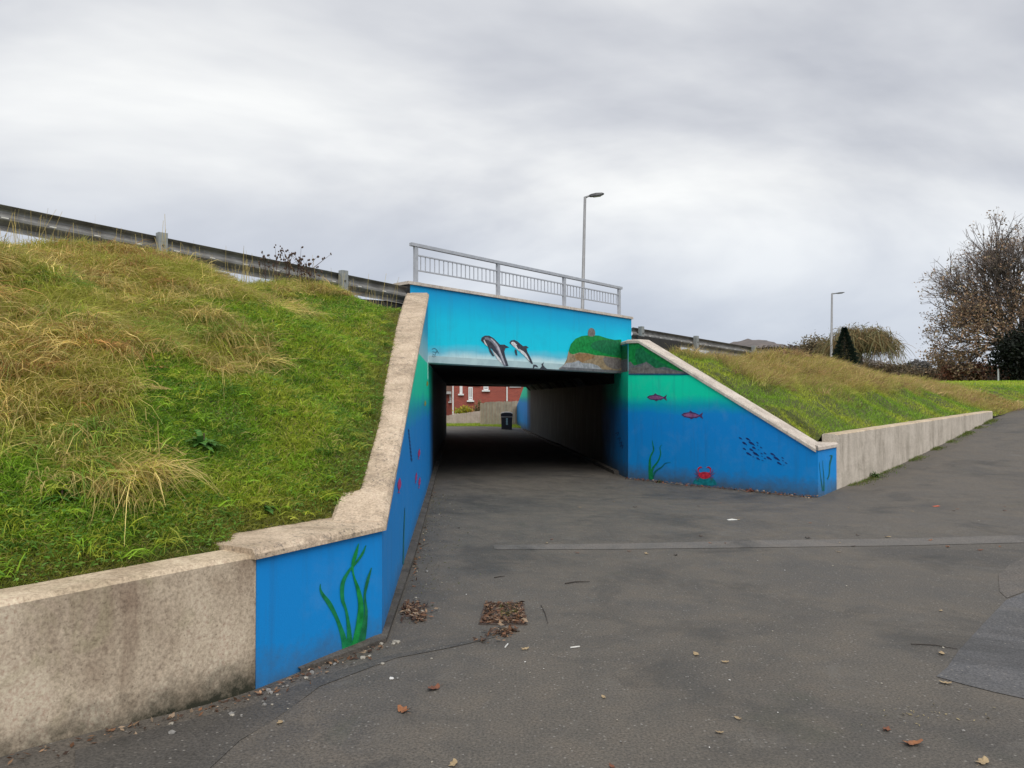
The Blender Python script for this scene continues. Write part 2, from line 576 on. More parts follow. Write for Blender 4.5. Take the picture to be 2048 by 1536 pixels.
M['leafdark'] = simple('leaf_dark', (.07, .042, .028), (.04, .028, .02), 25, .7)
M['stonepale'] = simple('stone_pale', (.42, .39, .33), (.30, .27, .22), 40, .8, bump=.3)
M['stonegrey'] = simple('stone_grey', (.26, .25, .235), (.17, .165, .155), 40, .8, bump=.3)
M['stonewhite'] = simple('stone_white', (.72, .71, .68), (.6, .58, .55), 30, .6)
M['stick'] = simple('stick', (.05, .038, .03), (.03, .024, .02), 30, .9)
M['paper'] = simple('paper_white', (.70, .69, .66), (.55, .54, .5), 60, .8)
M['orange'] = simple('orange_scrap', (.60, .12, .05), None, 30, .7)
M['brick'] = None
M['upvc'] = simple('white_plastic', (.74, .74, .74), (.66, .66, .66), 4, .4)
M['glass'] = simple('window_glass', (.06, .07, .085), (.10, .11, .13), 1, .12)
M['rooftile'] = simple('roof_tile', (.21, .12, .085), (.15, .09, .07), 2, .85)
M['fence1'] = simple('fence_weathered', (.46, .385, .33), (.33, .275, .235), 2.5, .85)
M['fence2'] = simple('fence_tan', (.40, .335, .235), (.28, .235, .165), 2.5, .85)
M['binblack'] = simple('bin_black', (.018, .021, .033), (.026, .03, .042), 4, .35)
M['iron'] = simple('cast_iron', (.06, .052, .045), (.09, .06, .045), 25, .7, .2, bump=.4)
M['white_board'] = simple('white_sheet', (.72, .74, .77), (.6, .62, .66), 4, .6)


def mk_brick():
    m, nt, b = new_mat('red_brick')
    p = pos_node(nt, (1, 1, 1), (math.pi / 2, 0, 0))
    br = nt.nodes.new('ShaderNodeTexBrick')
    br.inputs['Color1'].default_value = (.33, .062, .042, 1)
    br.inputs['Color2'].default_value = (.25, .045, .034, 1)
    br.inputs['Mortar'].default_value = (.28, .13, .10, 1)
    br.inputs['Scale'].default_value = 1.0
    br.inputs['Brick Width'].default_value = .225
    br.inputs['Row Height'].default_value = .075
    br.inputs['Mortar Size'].default_value = .008
    lk(nt, p, br.inputs['Vector'])
    col = mix_n(nt, .35, br.outputs[0], ramp_n(nt, noise_n(nt, p, 1.1, 5), [(.3, (.3, .3, .3)), (.7, (.62, .6, .58))]), 'OVERLAY')
    lk(nt, col, b.inputs['Base Color'])
    b.inputs['Roughness'].default_value = .85
    return m


M['brick'] = mk_brick()

# ------------------------------------------------------------------ layout (metres; camera at the origin, Y away from it)
DD = np.array([.95, 1.0]); DL = np.linalg.norm(DD); D = DD / DL          # direction of the road and the bridge face
NN = np.array([D[1], -D[0]])                                               # towards the camera side
L0 = np.array([-1.5, 13.4])                                                # left inner corner of the portal
E_DIR = np.array([-.073, 1.0])                                             # direction of the tunnel


def fac(t): return L0 + DD * t                                             # point on the bridge face line


A1 = np.array([-1.486, 4.38]); B = np.array([-.915, 5.30]); LW = np.array([.6, .8])
T_R = 4.30
PR = fac(T_R)                                                              # right inner corner
C = np.array([2.634, 17.03]); Dp = np.array([5.54, 13.6]); Ep = np.array([6.155, 14.25])
W_END = Ep + DD * 9.6


def left_x(y): return -.915 - .073 * (y - 5.3)
def right_x(y): return 2.585 - .073 * (y - 17.7)


def ground(x, y):
    x = np.asarray(x, float); y = np.asarray(y, float)
    g = -.16 * sstep((x + 2) / 4) * sstep((y - 8) / 7) - .10 * sstep((y - 25) / 12) * sstep((10 - x) / 6)
    s = ((x - Ep[0]) * D[0] + (y - Ep[1]) * D[1]) / DL * 1.0
    lat = sstep((x - 3.2 + .0 * y) / 2.5)
    r = np.where(s > .4, .13 * (s - .4) ** 2 / (s + 1.2), 0)
    r = np.minimum(r, 1.25 + .02 * np.maximum(s - 9, 0))
    g = g + (r + .13 * sstep((s + 1.0) / 1.6)) * lat
    # falls gently up to the foot of the near wall
    dl = (x - A1[0]) * LW[0] + (y - A1[1]) * LW[1]
    g = g + .11 * sstep(-dl / 1.4) * sstep((1.2 - x) / 2.5)
    return g


def gnd(px, py, lift=0.0):
    d = ray(px, py)
    t = -CAM[2] / d[2] if d[2] < -1e-4 else 60
    for _ in range(25):
        p = CAM + d * t
        h = float(ground(p[0], p[1])) + lift
        t = t + .7 * ((h - CAM[2]) / d[2] - t)
    return CAM + d * t


ROADT = [-30, -12, -4.685, -.456, 4.6, 8.6, 15, 24, 40, 80]
ROADZ = [5.0, 3.85, 3.29, 2.97, 2.72, 2.56, 2.33, 2.12, 2.2, 2.6]


def road_z(t): return np.interp(t, ROADT, ROADZ)


# ------------------------------------------------------------------ the ground, path and field
def grid_mesh(name, xs, ys, hf, mat, kind='structure', smooth=True):
    X, Y = np.meshgrid(xs, ys)
    Z = hf(X, Y)
    V = np.stack([X, Y, Z], -1).reshape(-1, 3)
    nx, ny = len(xs), len(ys)
    i = np.arange((nx - 1) * (ny - 1)); a = (i // (nx - 1)) * nx + i % (nx - 1)
    Q = np.stack([a, a + 1, a + nx + 1, a + nx], 1)
    o = quads_mesh(name, V, Q, mat, smooth=smooth)
    return tag(o, kind=kind)


def field_h(X, Y):
    base = ground(np.minimum(X, 30), np.minimum(Y, 50)) - .45
    far_r = sstep((X - 14) / 14) * sstep((Y - 26) / 22)
    h = base + 1.45 * far_r
    thr = sstep((Y - 44.6) / 1.0) * (1 - far_r) * sstep((Y - 38) / 3)
    h = h + .46 * thr
    dist = np.hypot(X, Y)
    h = h + np.maximum(dist - 62, 0) * .028 * sstep((dist - 62) / 25)
    h = h - .05 * np.maximum(dist - 420, 0) * 0.028
    return h


xs = np.unique(np.concatenate([np.linspace(-900, -60, 22), np.linspace(-60, 90, 101), np.linspace(90, 1000, 24)]))
ys = np.unique(np.concatenate([np.linspace(-60, 20, 21), np.linspace(20, 110, 91), np.linspace(110, 1400, 40)]))
field = grid_mesh('ground', xs, ys, field_h, M['field'])
path = grid_mesh('path', np.linspace(-9, 34, 130), np.concatenate([np.linspace(-4, 10, 50), np.linspace(10.3, 45.5, 106)]),
                 lambda X, Y: np.where((X > 20) & (Y > 31), ground(X, Y) - .6, ground(X, Y)), M['asphalt'])


def ground_sheet(name, pix, mat, lift, parent=None, sub=10):
    """flush sheet laid on the path; pix = upper row and lower row of pixels (same length)"""
    up, lo = pix
    V, Fc = [], []
    up = [gnd(*p, lift) for p in up]; lo = [gnd(*p, lift) for p in lo]
    n = len(up)
    U, W = [], []
    for i in range(n - 1):
        for k in range(sub):
            U.append(up[i] + (up[i + 1] - up[i]) * k / sub); W.append(lo[i] + (lo[i + 1] - lo[i]) * k / sub)
    U.append(up[-1]); W.append(lo[-1])
    for a, b in zip(U, W):
        for q in np.linspace(0, 1, 4):
            p = a + (b - a) * q
            p[2] = float(ground(p[0], p[1])) + lift
            V.append(p)
    for i in range(len(U) - 1):
        for j in range(3):
            a = i * 4 + j
            Fc.append((a, a + 1, a + 5, a + 4))
    o = mob(name, V, Fc, mat, parent)
    return o


o = ground_sheet('path_strip', ([(985, 1090), (1250, 1087), (1500, 1081), (1800, 1077), (2048, 1070), (2200, 1064)],
                                [(990, 1099), (1250, 1098), (1500, 1095), (1800, 1091), (2048, 1085), (2200, 1080)]), M['asphalt_strip'], .004)
tag(o, kind='structure')
o = ground_sheet('path_patch', ([(1873, 1352), (1895, 1334), (1918, 1300), (1967, 1247), (2012, 1200), (2060, 1180), (2200, 1130)],
                                [(1874, 1353), (1905, 1362), (1927, 1368), (1990, 1384), (2045, 1396), (2080, 1404), (2250, 1440)]), M['asphalt_blue'], .004)
tag(o, kind='structure')
o = ground_sheet('path_patch', ([(1997, 1150), (2020, 1128), (2060, 1108), (2200, 1090)],
                                [(1999, 1182), (2014, 1196), (2060, 1178), (2200, 1128)]), M['asphalt_brown'], .0045)
tag(o, kind='structure')
# ragged darker resurfacing edge running from the left corner across the path
up = [(150, 1500), (330, 1452), (480, 1412), (640, 1352), (790, 1308), (905, 1288), (990, 1270), (1020, 1262)]
lo = [(150, 1700), (330, 1620), (480, 1480), (640, 1372), (790, 1316), (905, 1294), (990, 1274), (1020, 1264)]
tag(ground_sheet('path_patch', (up, lo), M['asphalt_dark'], .004), kind='structure')

# road deck carried over the underpass
ts = np.array([-30, -20, -12, -8, -4.7, -2, 0, 2, 4.6, 8.6, 12, 15, 20, 24, 32, 40, 60])
V, Fc = [], []
for t in ts:
    for v in (-.45, -17.0):
        q = fac(t) + NN * v
        V.append((*q, road_z(t) - .12))
for i in range(len(ts) - 1): Fc.append((2 * i, 2 * i + 2, 2 * i + 3, 2 * i + 1))
tag(mob('road', V, Fc, M['asphalt']), kind='structure')

# ------------------------------------------------------------------ embankments (lofts between a wall edge and the crest)
def loft(name, bound, crest, nv, bulge, amp, mat, seed, back=None):
    nb = len(bound)
    Pn = np.zeros((nb, nv, 3))
    tt = np.linspace(0, 1, nv)
    for i in range(nb):
        a, c = np.array(bound[i]), np.array(crest[i])
        for j, q in enumerate(tt):
            p = a + (c - a) * q
            run = np.linalg.norm((c - a)[:2])
            p[2] += bulge * math.sin(math.pi * q) * min(1, run / 4)
            k = math.sin(math.pi * min(1, q * 1.15)) if q < .87 else .3
            p[2] += amp * min(1, run / 2) * min(1, q * 6) * mnoise.fractal(Vector((p[0] * .9 + seed, p[1] * .9, 0)), 1.0, 2.0, 3)
            Pn[i, j] = p
    if back is not None:
        bk = np.array(back)[:, None, :]
        Pn = np.concatenate([Pn, bk], 1)
    nv2 = Pn.shape[1]
    i = np.arange((nb - 1) * (nv2 - 1)); a = (i // (nv2 - 1)) * nv2 + i % (nv2 - 1)
    Q = np.stack([a, a + nv2, a + nv2 + 1, a + 1], 1)
    o = quads_mesh(name, Pn.reshape(-1, 3), Q, mat, smooth=True)
    tag(o, kind='structure')
    return Pn


def densify(pts, step):
    out = [np.array(pts[0], float)]
    for a, b in zip(pts[:-1], pts[1:]):
        a = np.array(a, float); b = np.array(b, float)
        n = max(1, int(np.linalg.norm(b - a) / step))
        for k in range(1, n + 1): out.append(a + (b - a) * k / n)
    return out


def crest_of(p, v=.55, drop=0.0, side=-1):
    rel = np.array(p[:2]) - L0
    t = np.dot(rel, D) / DL
    vb = np.dot(rel, NN)
    t = min(t, -.36) if side < 0 else max(t, 4.72)
    v2 = v if v < 0 else max(.05, min(v, vb * .7))
    q = fac(t) + NN * v2
    z = road_z(t) - drop
    if v > 0:      # uneven crest: turf has built up in mounds in front of the rail
        if side < 0:
            z += .20 * math.exp(-((t + 1.95) / .55) ** 2) + .17 * math.exp(-((t + 3.9) / .7) ** 2) + .05
        else:
            z += .40 * float(sstep((t - 7.2) / 2.0)) * float(1 - sstep((t - 10.5) / 4.0))
    return np.array([q[0], q[1], z]), t


WALLZ = .79
WTH = .27                                                                   # retaining wall thickness
CPW = .40                                                                   # coping width
wing_top_l = np.array([left_x(13.15), 13.15])
lp = [A1 - LW * 9, A1, B, wing_top_l]
KW = CPW - .03
perp_l = offset2d([B, wing_top_l], 1.0)[0] - B
perp_p = offset2d([A1, B], 1.0)[0] - A1
A1b, Bb, Tb = A1 + perp_p * KW, B + perp_l * KW, wing_top_l + perp_l * KW
inner = np.array([A1b, Bb, Tb])
wall_in = offset2d([A1 - LW * 9, A1], WTH)
Z_B, Z_T = .80, 3.50                                                        # top of left wing wall at its ends
zwing = lambda y: Z_B + .02 + (Z_T - Z_B) * (y - B[1]) / (wing_top_l[1] - B[1])
bl = [(*wall_in[0], WALLZ - .02), (*wall_in[1], WALLZ - .02), (-1.80, 4.83, Z_B + .013), (left_x(5.5) - .38, 5.5, Z_B + .013), (left_x(5.78) - .21, 5.78, zwing(5.78) + .012)]
bl = densify(bl, .16) + densify([bl[-1]] + [(left_x(y) - o_, y, zwing(y) + .012) for y, o_ in ((7.15, .21), (8.06, .26), (10.6, .34), (11.5, .37), (13.1, .385))], .16)[1:]
for p in bl: p[2] = min(p[2], 3.08)
cl = []
for p in bl:
    c, t = crest_of(p)
    cl.append(c)
bk = []
for p in bl:
    c, t = crest_of(p, -.5, .06); bk.append(c)
PL = loft('embankment_left', bl, cl, 34, .22, .20, M['soil'], 3.0, bk)

Z_C, Z_D, Z_E = 3.0, .74, .80
CDn = (Dp - C) / np.linalg.norm(Dp - C)
perp_r = np.array([-CDn[1], CDn[0]])
perp_e = offset2d([Dp, Ep], 1.0)[0] - Dp
kk = C + (Dp - C) * .075
zr_slope = (Z_D + .035 - (Z_C - .02)) / np.linalg.norm(Dp - kk)              # fall per metre along the right wing
Cb, Eb = C + perp_r * KW, Ep + perp_e * KW
Mb = offset2d([C, Dp, Ep], KW)[1]                                          # where the two coping back edges cross
zM = Z_D + .035 + zr_slope * np.dot(Mb - Dp, CDn)
inner_r = np.array([Cb, Cb, Mb, Eb])
wall_in_r = offset2d([Ep, W_END], WTH)
wz0, wz1 = .985, 1.24
br = densify([(*Cb, 2.74), (*(Cb * .5 + Mb * .5), (2.98 + zM) / 2 - .05), (*Mb, zM - .02), (*Eb, Z_E + .01), (*wall_in_r[0], wz0 - .03), (*wall_in_r[1], wz1 - .03)], .25)
vx = [W_END + DD * .15, W_END + DD * 4 + np.array([.5, 0]), W_END + DD * 12 + np.array([2., 0]), W_END + DD * 30 + np.array([9., 0])]
br += densify([(*wall_in_r[1], wz1 - .03)] + [(*q, float(ground(*q)) + .05) for q in vx], .5)[1:]
cr_, bk = [], []
for p in br:
    c, t = crest_of(p, .6, 0, 1); cr_.append(c)
    c, t = crest_of(p, -.5, .06, 1); bk.append(c)
PRr = loft('embankment_right', br, cr_, 26, .18, .24, M['soil'], 11.0, bk)

# ------------------------------------------------------------------ the underpass
UP = thing('underpass', 'painted concrete road underpass with sea mural and railing above the dark tunnel', 'underpass', (PR[0] * .5 + L0[0] * .5, PR[1] * .5 + L0[1] * .5, 0))
TH = .38


def soffit(t): return 2.307 - .012 * t


def par_top(t): return 3.66 - .021 * (t + .3)


# bridge face above the opening
t0, t1 = -.297, 4.60
mb = MB()
pts = []
for t, z in ((t0, soffit(t0) - .3), (0.0, soffit(0) - .3), (0.0, soffit(0)), (T_R, soffit(T_R)), (T_R + .02, soffit(T_R)), (t1, soffit(t1)), (t1, par_top(t1)), (t0, par_top(t0))):
    pts.append((t, z))
fv = [(*fac(t), z) for t, z in pts]
bv = [(*(fac(t) - NN * TH), z) for t, z in pts]
mb.add(fv, [(0, 1, 2, 7), (2, 3, 6, 7), (3, 4, 5, 6)])
mb.add(bv, [(0, 7, 2, 1), (2, 7, 6, 3), (3, 6, 5, 4)])
mb.add(fv + bv, [(2, 10, 11, 3), (5, 13, 14, 6), (6, 14, 15, 7), (7, 15, 8, 0)])
face = mb.build('bridge_face', M['facade'], UP)
face['label'] = 'pale to deep blue painted bridge face with dolphins'
# black painted end of the parapet
mb = MB()
for (ta, tb) in ((t0 - .004, t0 - .02),):
    a = fac(ta); b_ = fac(tb)
    mb.hexa([(*(b_ + NN * .004), 2.6), (*(a + NN * .004), 2.6), (*(a - NN * (TH + .01)), 2.6), (*(b_ - NN * (TH + .01)), 2.6),
             (*(b_ + NN * .004), par_top(t0) - .002), (*(a + NN * .004), par_top(t0) - .002), (*(a - NN * (TH + .01)), par_top(t0) - .002), (*(b_ - NN * (TH + .01)), par_top(t0) - .002)])
mb.build('parapet_end', M['black'], UP)
# parapet coping, cast in lengths
ends = [t0 - .05, 1.28, 2.9, t1 + .03]
for a, b_ in zip(ends[:-1], ends[1:]):
    mb = MB()
    a2, b2 = a + .004, b_ - .004
    h = .055
    lo_, hi_ = [], []
    for t, v in ((a2, .035), (b2, .035), (b2, -TH - .04), (a2, -TH - .04)):
        q = fac(t) + NN * v
        lo_.append((*q, par_top(t) + .002)); hi_.append((*(fac(t) + NN * (v * .93)), par_top(t) + h))
    mb.hexa(lo_ + hi_)
    mb.build('parapet_coping', M['coping_pale'], UP)
# flat band along the foot of the bridge face, chamfer shade painted as colour
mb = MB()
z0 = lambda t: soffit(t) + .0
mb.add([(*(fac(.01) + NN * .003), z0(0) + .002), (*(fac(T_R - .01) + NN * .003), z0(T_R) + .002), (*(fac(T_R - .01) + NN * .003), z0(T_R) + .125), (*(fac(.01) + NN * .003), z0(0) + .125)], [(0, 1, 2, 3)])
mb.build('lintel_shade_band', M['band'], UP)

# tunnel walls, far wing, soffit, floor kerbs
YFL, YFR = 37.0, 41.6


def slab_wall(name, poly, thick_dir, mat, parent):
    """vertical wall: poly list of (x,y,z) around the visible face; extruded by thick_dir"""
    v = [np.array(p, float) for p in poly]
    w = [p + np.array([*thick_dir, 0]) for p in v]
    n = len(v)
    fs_ = [list(range(n)), list(range(2 * n - 1, n - 1, -1))]
    for i in range(n):
        j = (i + 1) % n
        fs_.append([j, i, n + i, n + j])
    return mob(name, v + w, fs_, mat, parent)


HB = -.6
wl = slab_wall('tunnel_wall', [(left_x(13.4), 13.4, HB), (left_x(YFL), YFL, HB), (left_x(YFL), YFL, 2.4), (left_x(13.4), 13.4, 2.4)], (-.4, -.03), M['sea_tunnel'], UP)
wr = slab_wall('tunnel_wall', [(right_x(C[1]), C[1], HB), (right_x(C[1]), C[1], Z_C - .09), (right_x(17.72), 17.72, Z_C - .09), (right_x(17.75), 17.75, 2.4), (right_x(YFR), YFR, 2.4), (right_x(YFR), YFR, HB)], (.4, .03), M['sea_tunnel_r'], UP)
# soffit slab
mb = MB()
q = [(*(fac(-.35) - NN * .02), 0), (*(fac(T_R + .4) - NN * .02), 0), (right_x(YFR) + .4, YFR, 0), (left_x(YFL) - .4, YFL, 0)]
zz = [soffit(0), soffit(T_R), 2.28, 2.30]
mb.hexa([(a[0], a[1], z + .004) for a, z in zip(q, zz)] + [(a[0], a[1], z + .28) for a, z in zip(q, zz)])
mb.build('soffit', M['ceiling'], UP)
# far lintel closes the deck over the exit
fl0 = np.array([left_x(YFL) - .6, YFL - .65]); fl1 = np.array([right_x(YFR) + .6, YFR + .65])
mb = MB(); mb.bar((*fl0, 2.85), (*fl1, 2.85), .35, 1.25); mb.build('far_lintel', M['ceiling'], UP)
# haunch panels along the top of the right-hand wall
for k in range(22):
    y = 18.5 + k * 1.0
    a = np.array([right_x(y), y]); b_ = np.array([right_x(y + .9), y + .9])
    V = []
    for p in (a, b_):
        V += [(p[0] - .005, p[1], 2.02), (p[0] - .24, p[1], 2.262), (p[0] - .005, p[1], 2.262)]
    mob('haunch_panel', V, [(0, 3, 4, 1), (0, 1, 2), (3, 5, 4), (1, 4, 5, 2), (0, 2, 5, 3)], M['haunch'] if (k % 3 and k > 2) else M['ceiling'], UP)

# left wing wall (continues the tunnel wall) with its returned end panel and coping
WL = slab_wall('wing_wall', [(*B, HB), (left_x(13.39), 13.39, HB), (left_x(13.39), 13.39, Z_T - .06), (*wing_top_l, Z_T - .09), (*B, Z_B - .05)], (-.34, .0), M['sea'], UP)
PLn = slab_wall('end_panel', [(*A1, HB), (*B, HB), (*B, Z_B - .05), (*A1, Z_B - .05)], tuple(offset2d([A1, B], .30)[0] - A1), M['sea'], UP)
PLn['label'] = 'deep blue end panel painted with tall green seaweed'


def coping(name, path2, zs, width, thick, mat, parent, over=.03, cham=.035, smooth=False, rough=0.0):
    """solid coping along a 2-D polyline with a height per vertex, chamfered front top edge"""
    pts = []
    for i in range(len(path2) - 1):
        n = max(1, int(np.linalg.norm(path2[i + 1] - path2[i]) / .12)) if rough else 1
        for k in range(n):
            pts.append((i, k / n))
    pts.append((len(path2) - 1, 0))
    front = offset2d(path2, -over); fr2 = offset2d(path2, -over + cham); back = offset2d(path2, width - over); bk2 = offset2d(path2, width - over - cham)

    def pick(arr, i, f): return arr[i] if f == 0 else arr[i] * (1 - f) + arr[i + 1] * f
    V, Fc = [], []
    for (i, f) in pts:
        z = zs[i] if f == 0 else zs[i] * (1 - f) + zs[i + 1] * f
        r1, r2, r3 = [rough * mnoise.noise(Vector((i * 3.1 + f * 41, s_ * 7.7, z * 6))) for s_ in (1, 2, 3)]
        V += [(*pick(front, i, f), z - thick), (*(pick(front, i, f) * (1 - .0) + np.array([r1, 0])), z - cham + r2 * .5), (*pick(fr2, i, f), z + r2), (*pick(bk2, i, f), z + r3), (*pick(back, i, f), z - cham), (*pick(back, i, f), z - thick)]
    n = len(pts)
    for i in range(n - 1):
        for j in range(6):
            k = (j + 1) % 6
            Fc.append((i * 6 + j, i * 6 + k, (i + 1) * 6 + k, (i + 1) * 6 + j))
    Fc.append([0, 1, 2, 3, 4, 5]); Fc.append([(n - 1) * 6 + j for j in (5, 4, 3, 2, 1, 0)])
    return mob(name, V, Fc, mat, parent)


def slab_coping(name, quad, zs, thick, mat, parent, n=1, rough=.0, cham=.03):
    """quad: front0, front1, back1, back0 (2-D); zs: top heights at those corners; chamfered top, chipped edges"""
    f0, f1, b1, b0 = [np.array(q) for q in quad]
    V, Fc = [], []
    for i in range(n + 1):
        s_ = i / n
        f, b_ = f0 + (f1 - f0) * s_, b0 + (b1 - b0) * s_
        zf_, zb_ = zs[0] + (zs[1] - zs[0]) * s_, zs[3] + (zs[2] - zs[3]) * s_
        w = (b_ - f) / np.linalg.norm(b_ - f)
        r = [rough * mnoise.noise(Vector((f[0] * 9 + k * 5, f[1] * 9, k * 3.0))) for k in range(4)]
        V += [(*f, zf_ - thick), (*(f + w * abs(r[0])), zf_ - cham), (*(f + w * (cham + abs(r[1]))), zf_ + r[2] * .4), (*(b_ - w * cham), zb_ + r[3] * .4), (*b_, zb_ - cham), (*b_, zb_ - thick)]
    for i in range(n):
        for j in range(6):
            k = (j + 1) % 6
            Fc.append((i * 6 + j, i * 6 + k, (i + 1) * 6 + k, (i + 1) * 6 + j))
    Fc.append([0, 1, 2, 3, 4, 5]); Fc.append([n * 6 + j for j in (5, 4, 3, 2, 1, 0)])
    return mob(name, V, Fc, mat, parent)


OV = .03
zwl = (Z_T - Z_B) / np.linalg.norm(wing_top_l - B)
cuts_l = [0, .36, .70, 1.0]
for a, b_ in zip(cuts_l[:-1], cuts_l[1:]):
    pa, pb = B + (wing_top_l - B) * a, B + (wing_top_l - B) * b_
    za_, zb_ = Z_B + .02 + (Z_T - Z_B) * a, Z_B + .02 + (Z_T - Z_B) * b_
    slab_coping('coping', [pa - perp_l * OV, pb - perp_l * OV, pb + perp_l * KW, pa + perp_l * KW], [za_, zb_, zb_, za_], .06, M['coping'], UP, 24, .014)
fB = offset2d([A1, B, wing_top_l], -OV)[1]
slab_coping('coping', [A1 + (A1 - B) * .03 - perp_p * OV, fB, Bb + np.array([-.04, .55]), A1b + (A1 - B) * .03 + perp_p * .40], [Z_B + .017] * 4, .058, M['coping'], UP, 10, .012)

# right wing wall, its end panel and coping
slopez = lambda k: Z_C - .05 + (Z_D - Z_C + .05) * (k - .075) / .925
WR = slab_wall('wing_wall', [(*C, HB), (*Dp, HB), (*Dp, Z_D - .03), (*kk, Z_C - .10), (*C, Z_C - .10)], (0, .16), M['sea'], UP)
WR['label'] = 'right wing wall painted green to blue with fish and a red crab'
PRn = slab_wall('end_panel', [(*Dp, HB), (*Ep, HB), (*Ep, Z_E - .03), (*Dp, Z_D - .03)], (-.02, .2), M['sea'], UP)
Dend = Dp - CDn * .03
slab_coping('coping', [kk - perp_r * OV, Dend - perp_r * OV, Dend - CDn * .03 + perp_r * KW, kk + perp_r * KW], [Z_C - .02, Z_D + .035, Z_D + .035 - zr_slope * .03, Z_C - .02], .085, M['coping_pale'], UP, 30, .008)
c0 = C + np.array([-.045, .62])
slab_coping('coping', [c0 - np.array([OV, 0]), C - np.array([OV, .0]), C + perp_r * KW, c0 + np.array([.4, .1])], [Z_C - .012] * 4, .08, M['coping_pale'], UP, 4, .006)
slab_coping('coping', [C - perp_r * OV - CDn * .02, kk - perp_r * OV, kk + perp_r * KW, C + perp_r * KW], [Z_C - .010, Z_C - .018, Z_C - .018, Z_C - .010], .082, M['coping_pale'], UP, 2, .006)
slab_coping('coping', [Dp - perp_e * OV - (Ep - Dp) * .06, Ep - perp_e * OV + (Ep - Dp) * .01, Eb + (Ep - Dp) * .01, Mb], [Z_E + .01, Z_E + .03, Z_E + .03, Z_E + .02], .085, M['coping_pale'], UP, 6, .006)
# far wing walls beyond the exit
slab_wall('wing_wall', [(right_x(YFR) - .001, YFR + .01, HB), (right_x(YFR) - .001, YFR + .01, 2.75), (right_x(53), 53, .1), (right_x(53), 53, HB)], (.35, .0), M['sea'], UP)
# kerb upstand along the foot of the left-hand wall
kp = [B + np.array([-.45, -.62]), B + np.array([-.04, -.06]), np.array([left_x(8), 8.0]), np.array([left_x(12), 12.0]), np.array([left_x(16), 16.0]), np.array([left_x(28), 28.])]
ko = offset2d(kp, -.085)
V, Fc = [], []
for i, (a, b_) in enumerate(zip(kp, ko)):
    g = float(ground(*b_))
    hgt = .03 if i < 2 else (.05 if i < 4 else .09)
    V += [(*b_, g - .1), (*b_, g + hgt), (*(a + (a - b_) * .2), g + hgt + .012), (*(a + (a - b_) * .2), g - .1)]
for i in range(len(kp) - 1):
    for j in range(4):
        k = (j + 1) % 4
        Fc.append((i * 4 + j, (i + 1) * 4 + j, (i + 1) * 4 + k, i * 4 + k))
mob('kerb', V, Fc, M['kerb'], UP)
mb = MB()
for y in np.arange(18, 40, 5.0):
    a, b_ = (right_x(y) - .06, y), (right_x(y + 5) - .06, y + 5)
    mb.bar((*a, float(ground(*a)) + .02), (*b_, float(ground(*b_)) + .02), .12, .12)
mb.build('kerb', M['kerb'], UP)

# ------------------------------------------------------------------ mural (flat paint on the walls, a few millimetres thick layers)
def plane_of(a, b): # vertical plane through 2-D points a,b, normal facing the camera
    d = (np.array(b) - np.array(a)); d = d / np.linalg.norm(d)
    n = np.array([d[1], -d[0], 0])
    p = np.array([a[0], a[1], 1.0])
    if np.dot(n, CAM - p) < 0: n = -n
    return p, n


PF = plane_of(L0, PR); PW = plane_of(C, Dp); PP = plane_of(A1, B); PLW = plane_of(B, wing_top_l); PE = plane_of(Dp, Ep)
PTR = plane_of((right_x(C[1]), C[1]), (right_x(30), 30))


def poly_px(name, pix, plane, mat, off, parent, smoothn=0):
    P = [np.array(p, float) for p in pix]
    for _ in range(smoothn):
        Q = []
        for i in range(len(P)):
            a, b_ = P[i], P[(i + 1) % len(P)]
            Q += [a * .75 + b_ * .25, a * .25 + b_ * .75]
        P = Q
    V = [on_plane(p[0], p[1], plane[0], plane[1], off) for p in P]
    return mob(name, V, [list(range(len(V)))], mat, parent)


def crop(pts, sx, ox, oy): return [(ox + x / sx, oy + y / sx) for x, y in pts]


def ribbon_px(name, pts, plane, mat, off, parent):
    """pts: (px, py, width) centreline -> strip"""
    P = np.array(pts, float)
    # resample with Catmull-Rom
    out = []
    n = len(P)
    for i in range(n - 1):
        p0, p1, p2, p3 = P[max(i - 1, 0)], P[i], P[i + 1], P[min(i + 2, n - 1)]
        for s in np.linspace(0, 1, 6, False):
            out.append(.5 * ((2 * p1) + (-p0 + p2) * s + (2 * p0 - 5 * p1 + 4 * p2 - p3) * s * s + (-p0 + 3 * p1 - 3 * p2 + p3) * s ** 3))
    out.append(P[-1]); out = np.array(out)
    d = np.gradient(out[:, :2], axis=0); d /= np.linalg.norm(d, axis=1)[:, None] + 1e-9
    nn = np.stack([-d[:, 1], d[:, 0]], 1)
    w = np.maximum(out[:, 2:3], .15) / 2
    l, r = out[:, :2] + nn * w, out[:, :2] - nn * w
    V = [on_plane(*p, *plane, off) for p in l] + [on_plane(*p, *plane, off) for p in r]
    m = len(l)
    return mob(name, V, [(i, i + 1, m + i + 1, m + i) for i in range(m - 1)], mat, parent)


c6 = lambda pts: crop(pts, 6.4, 940, 640)
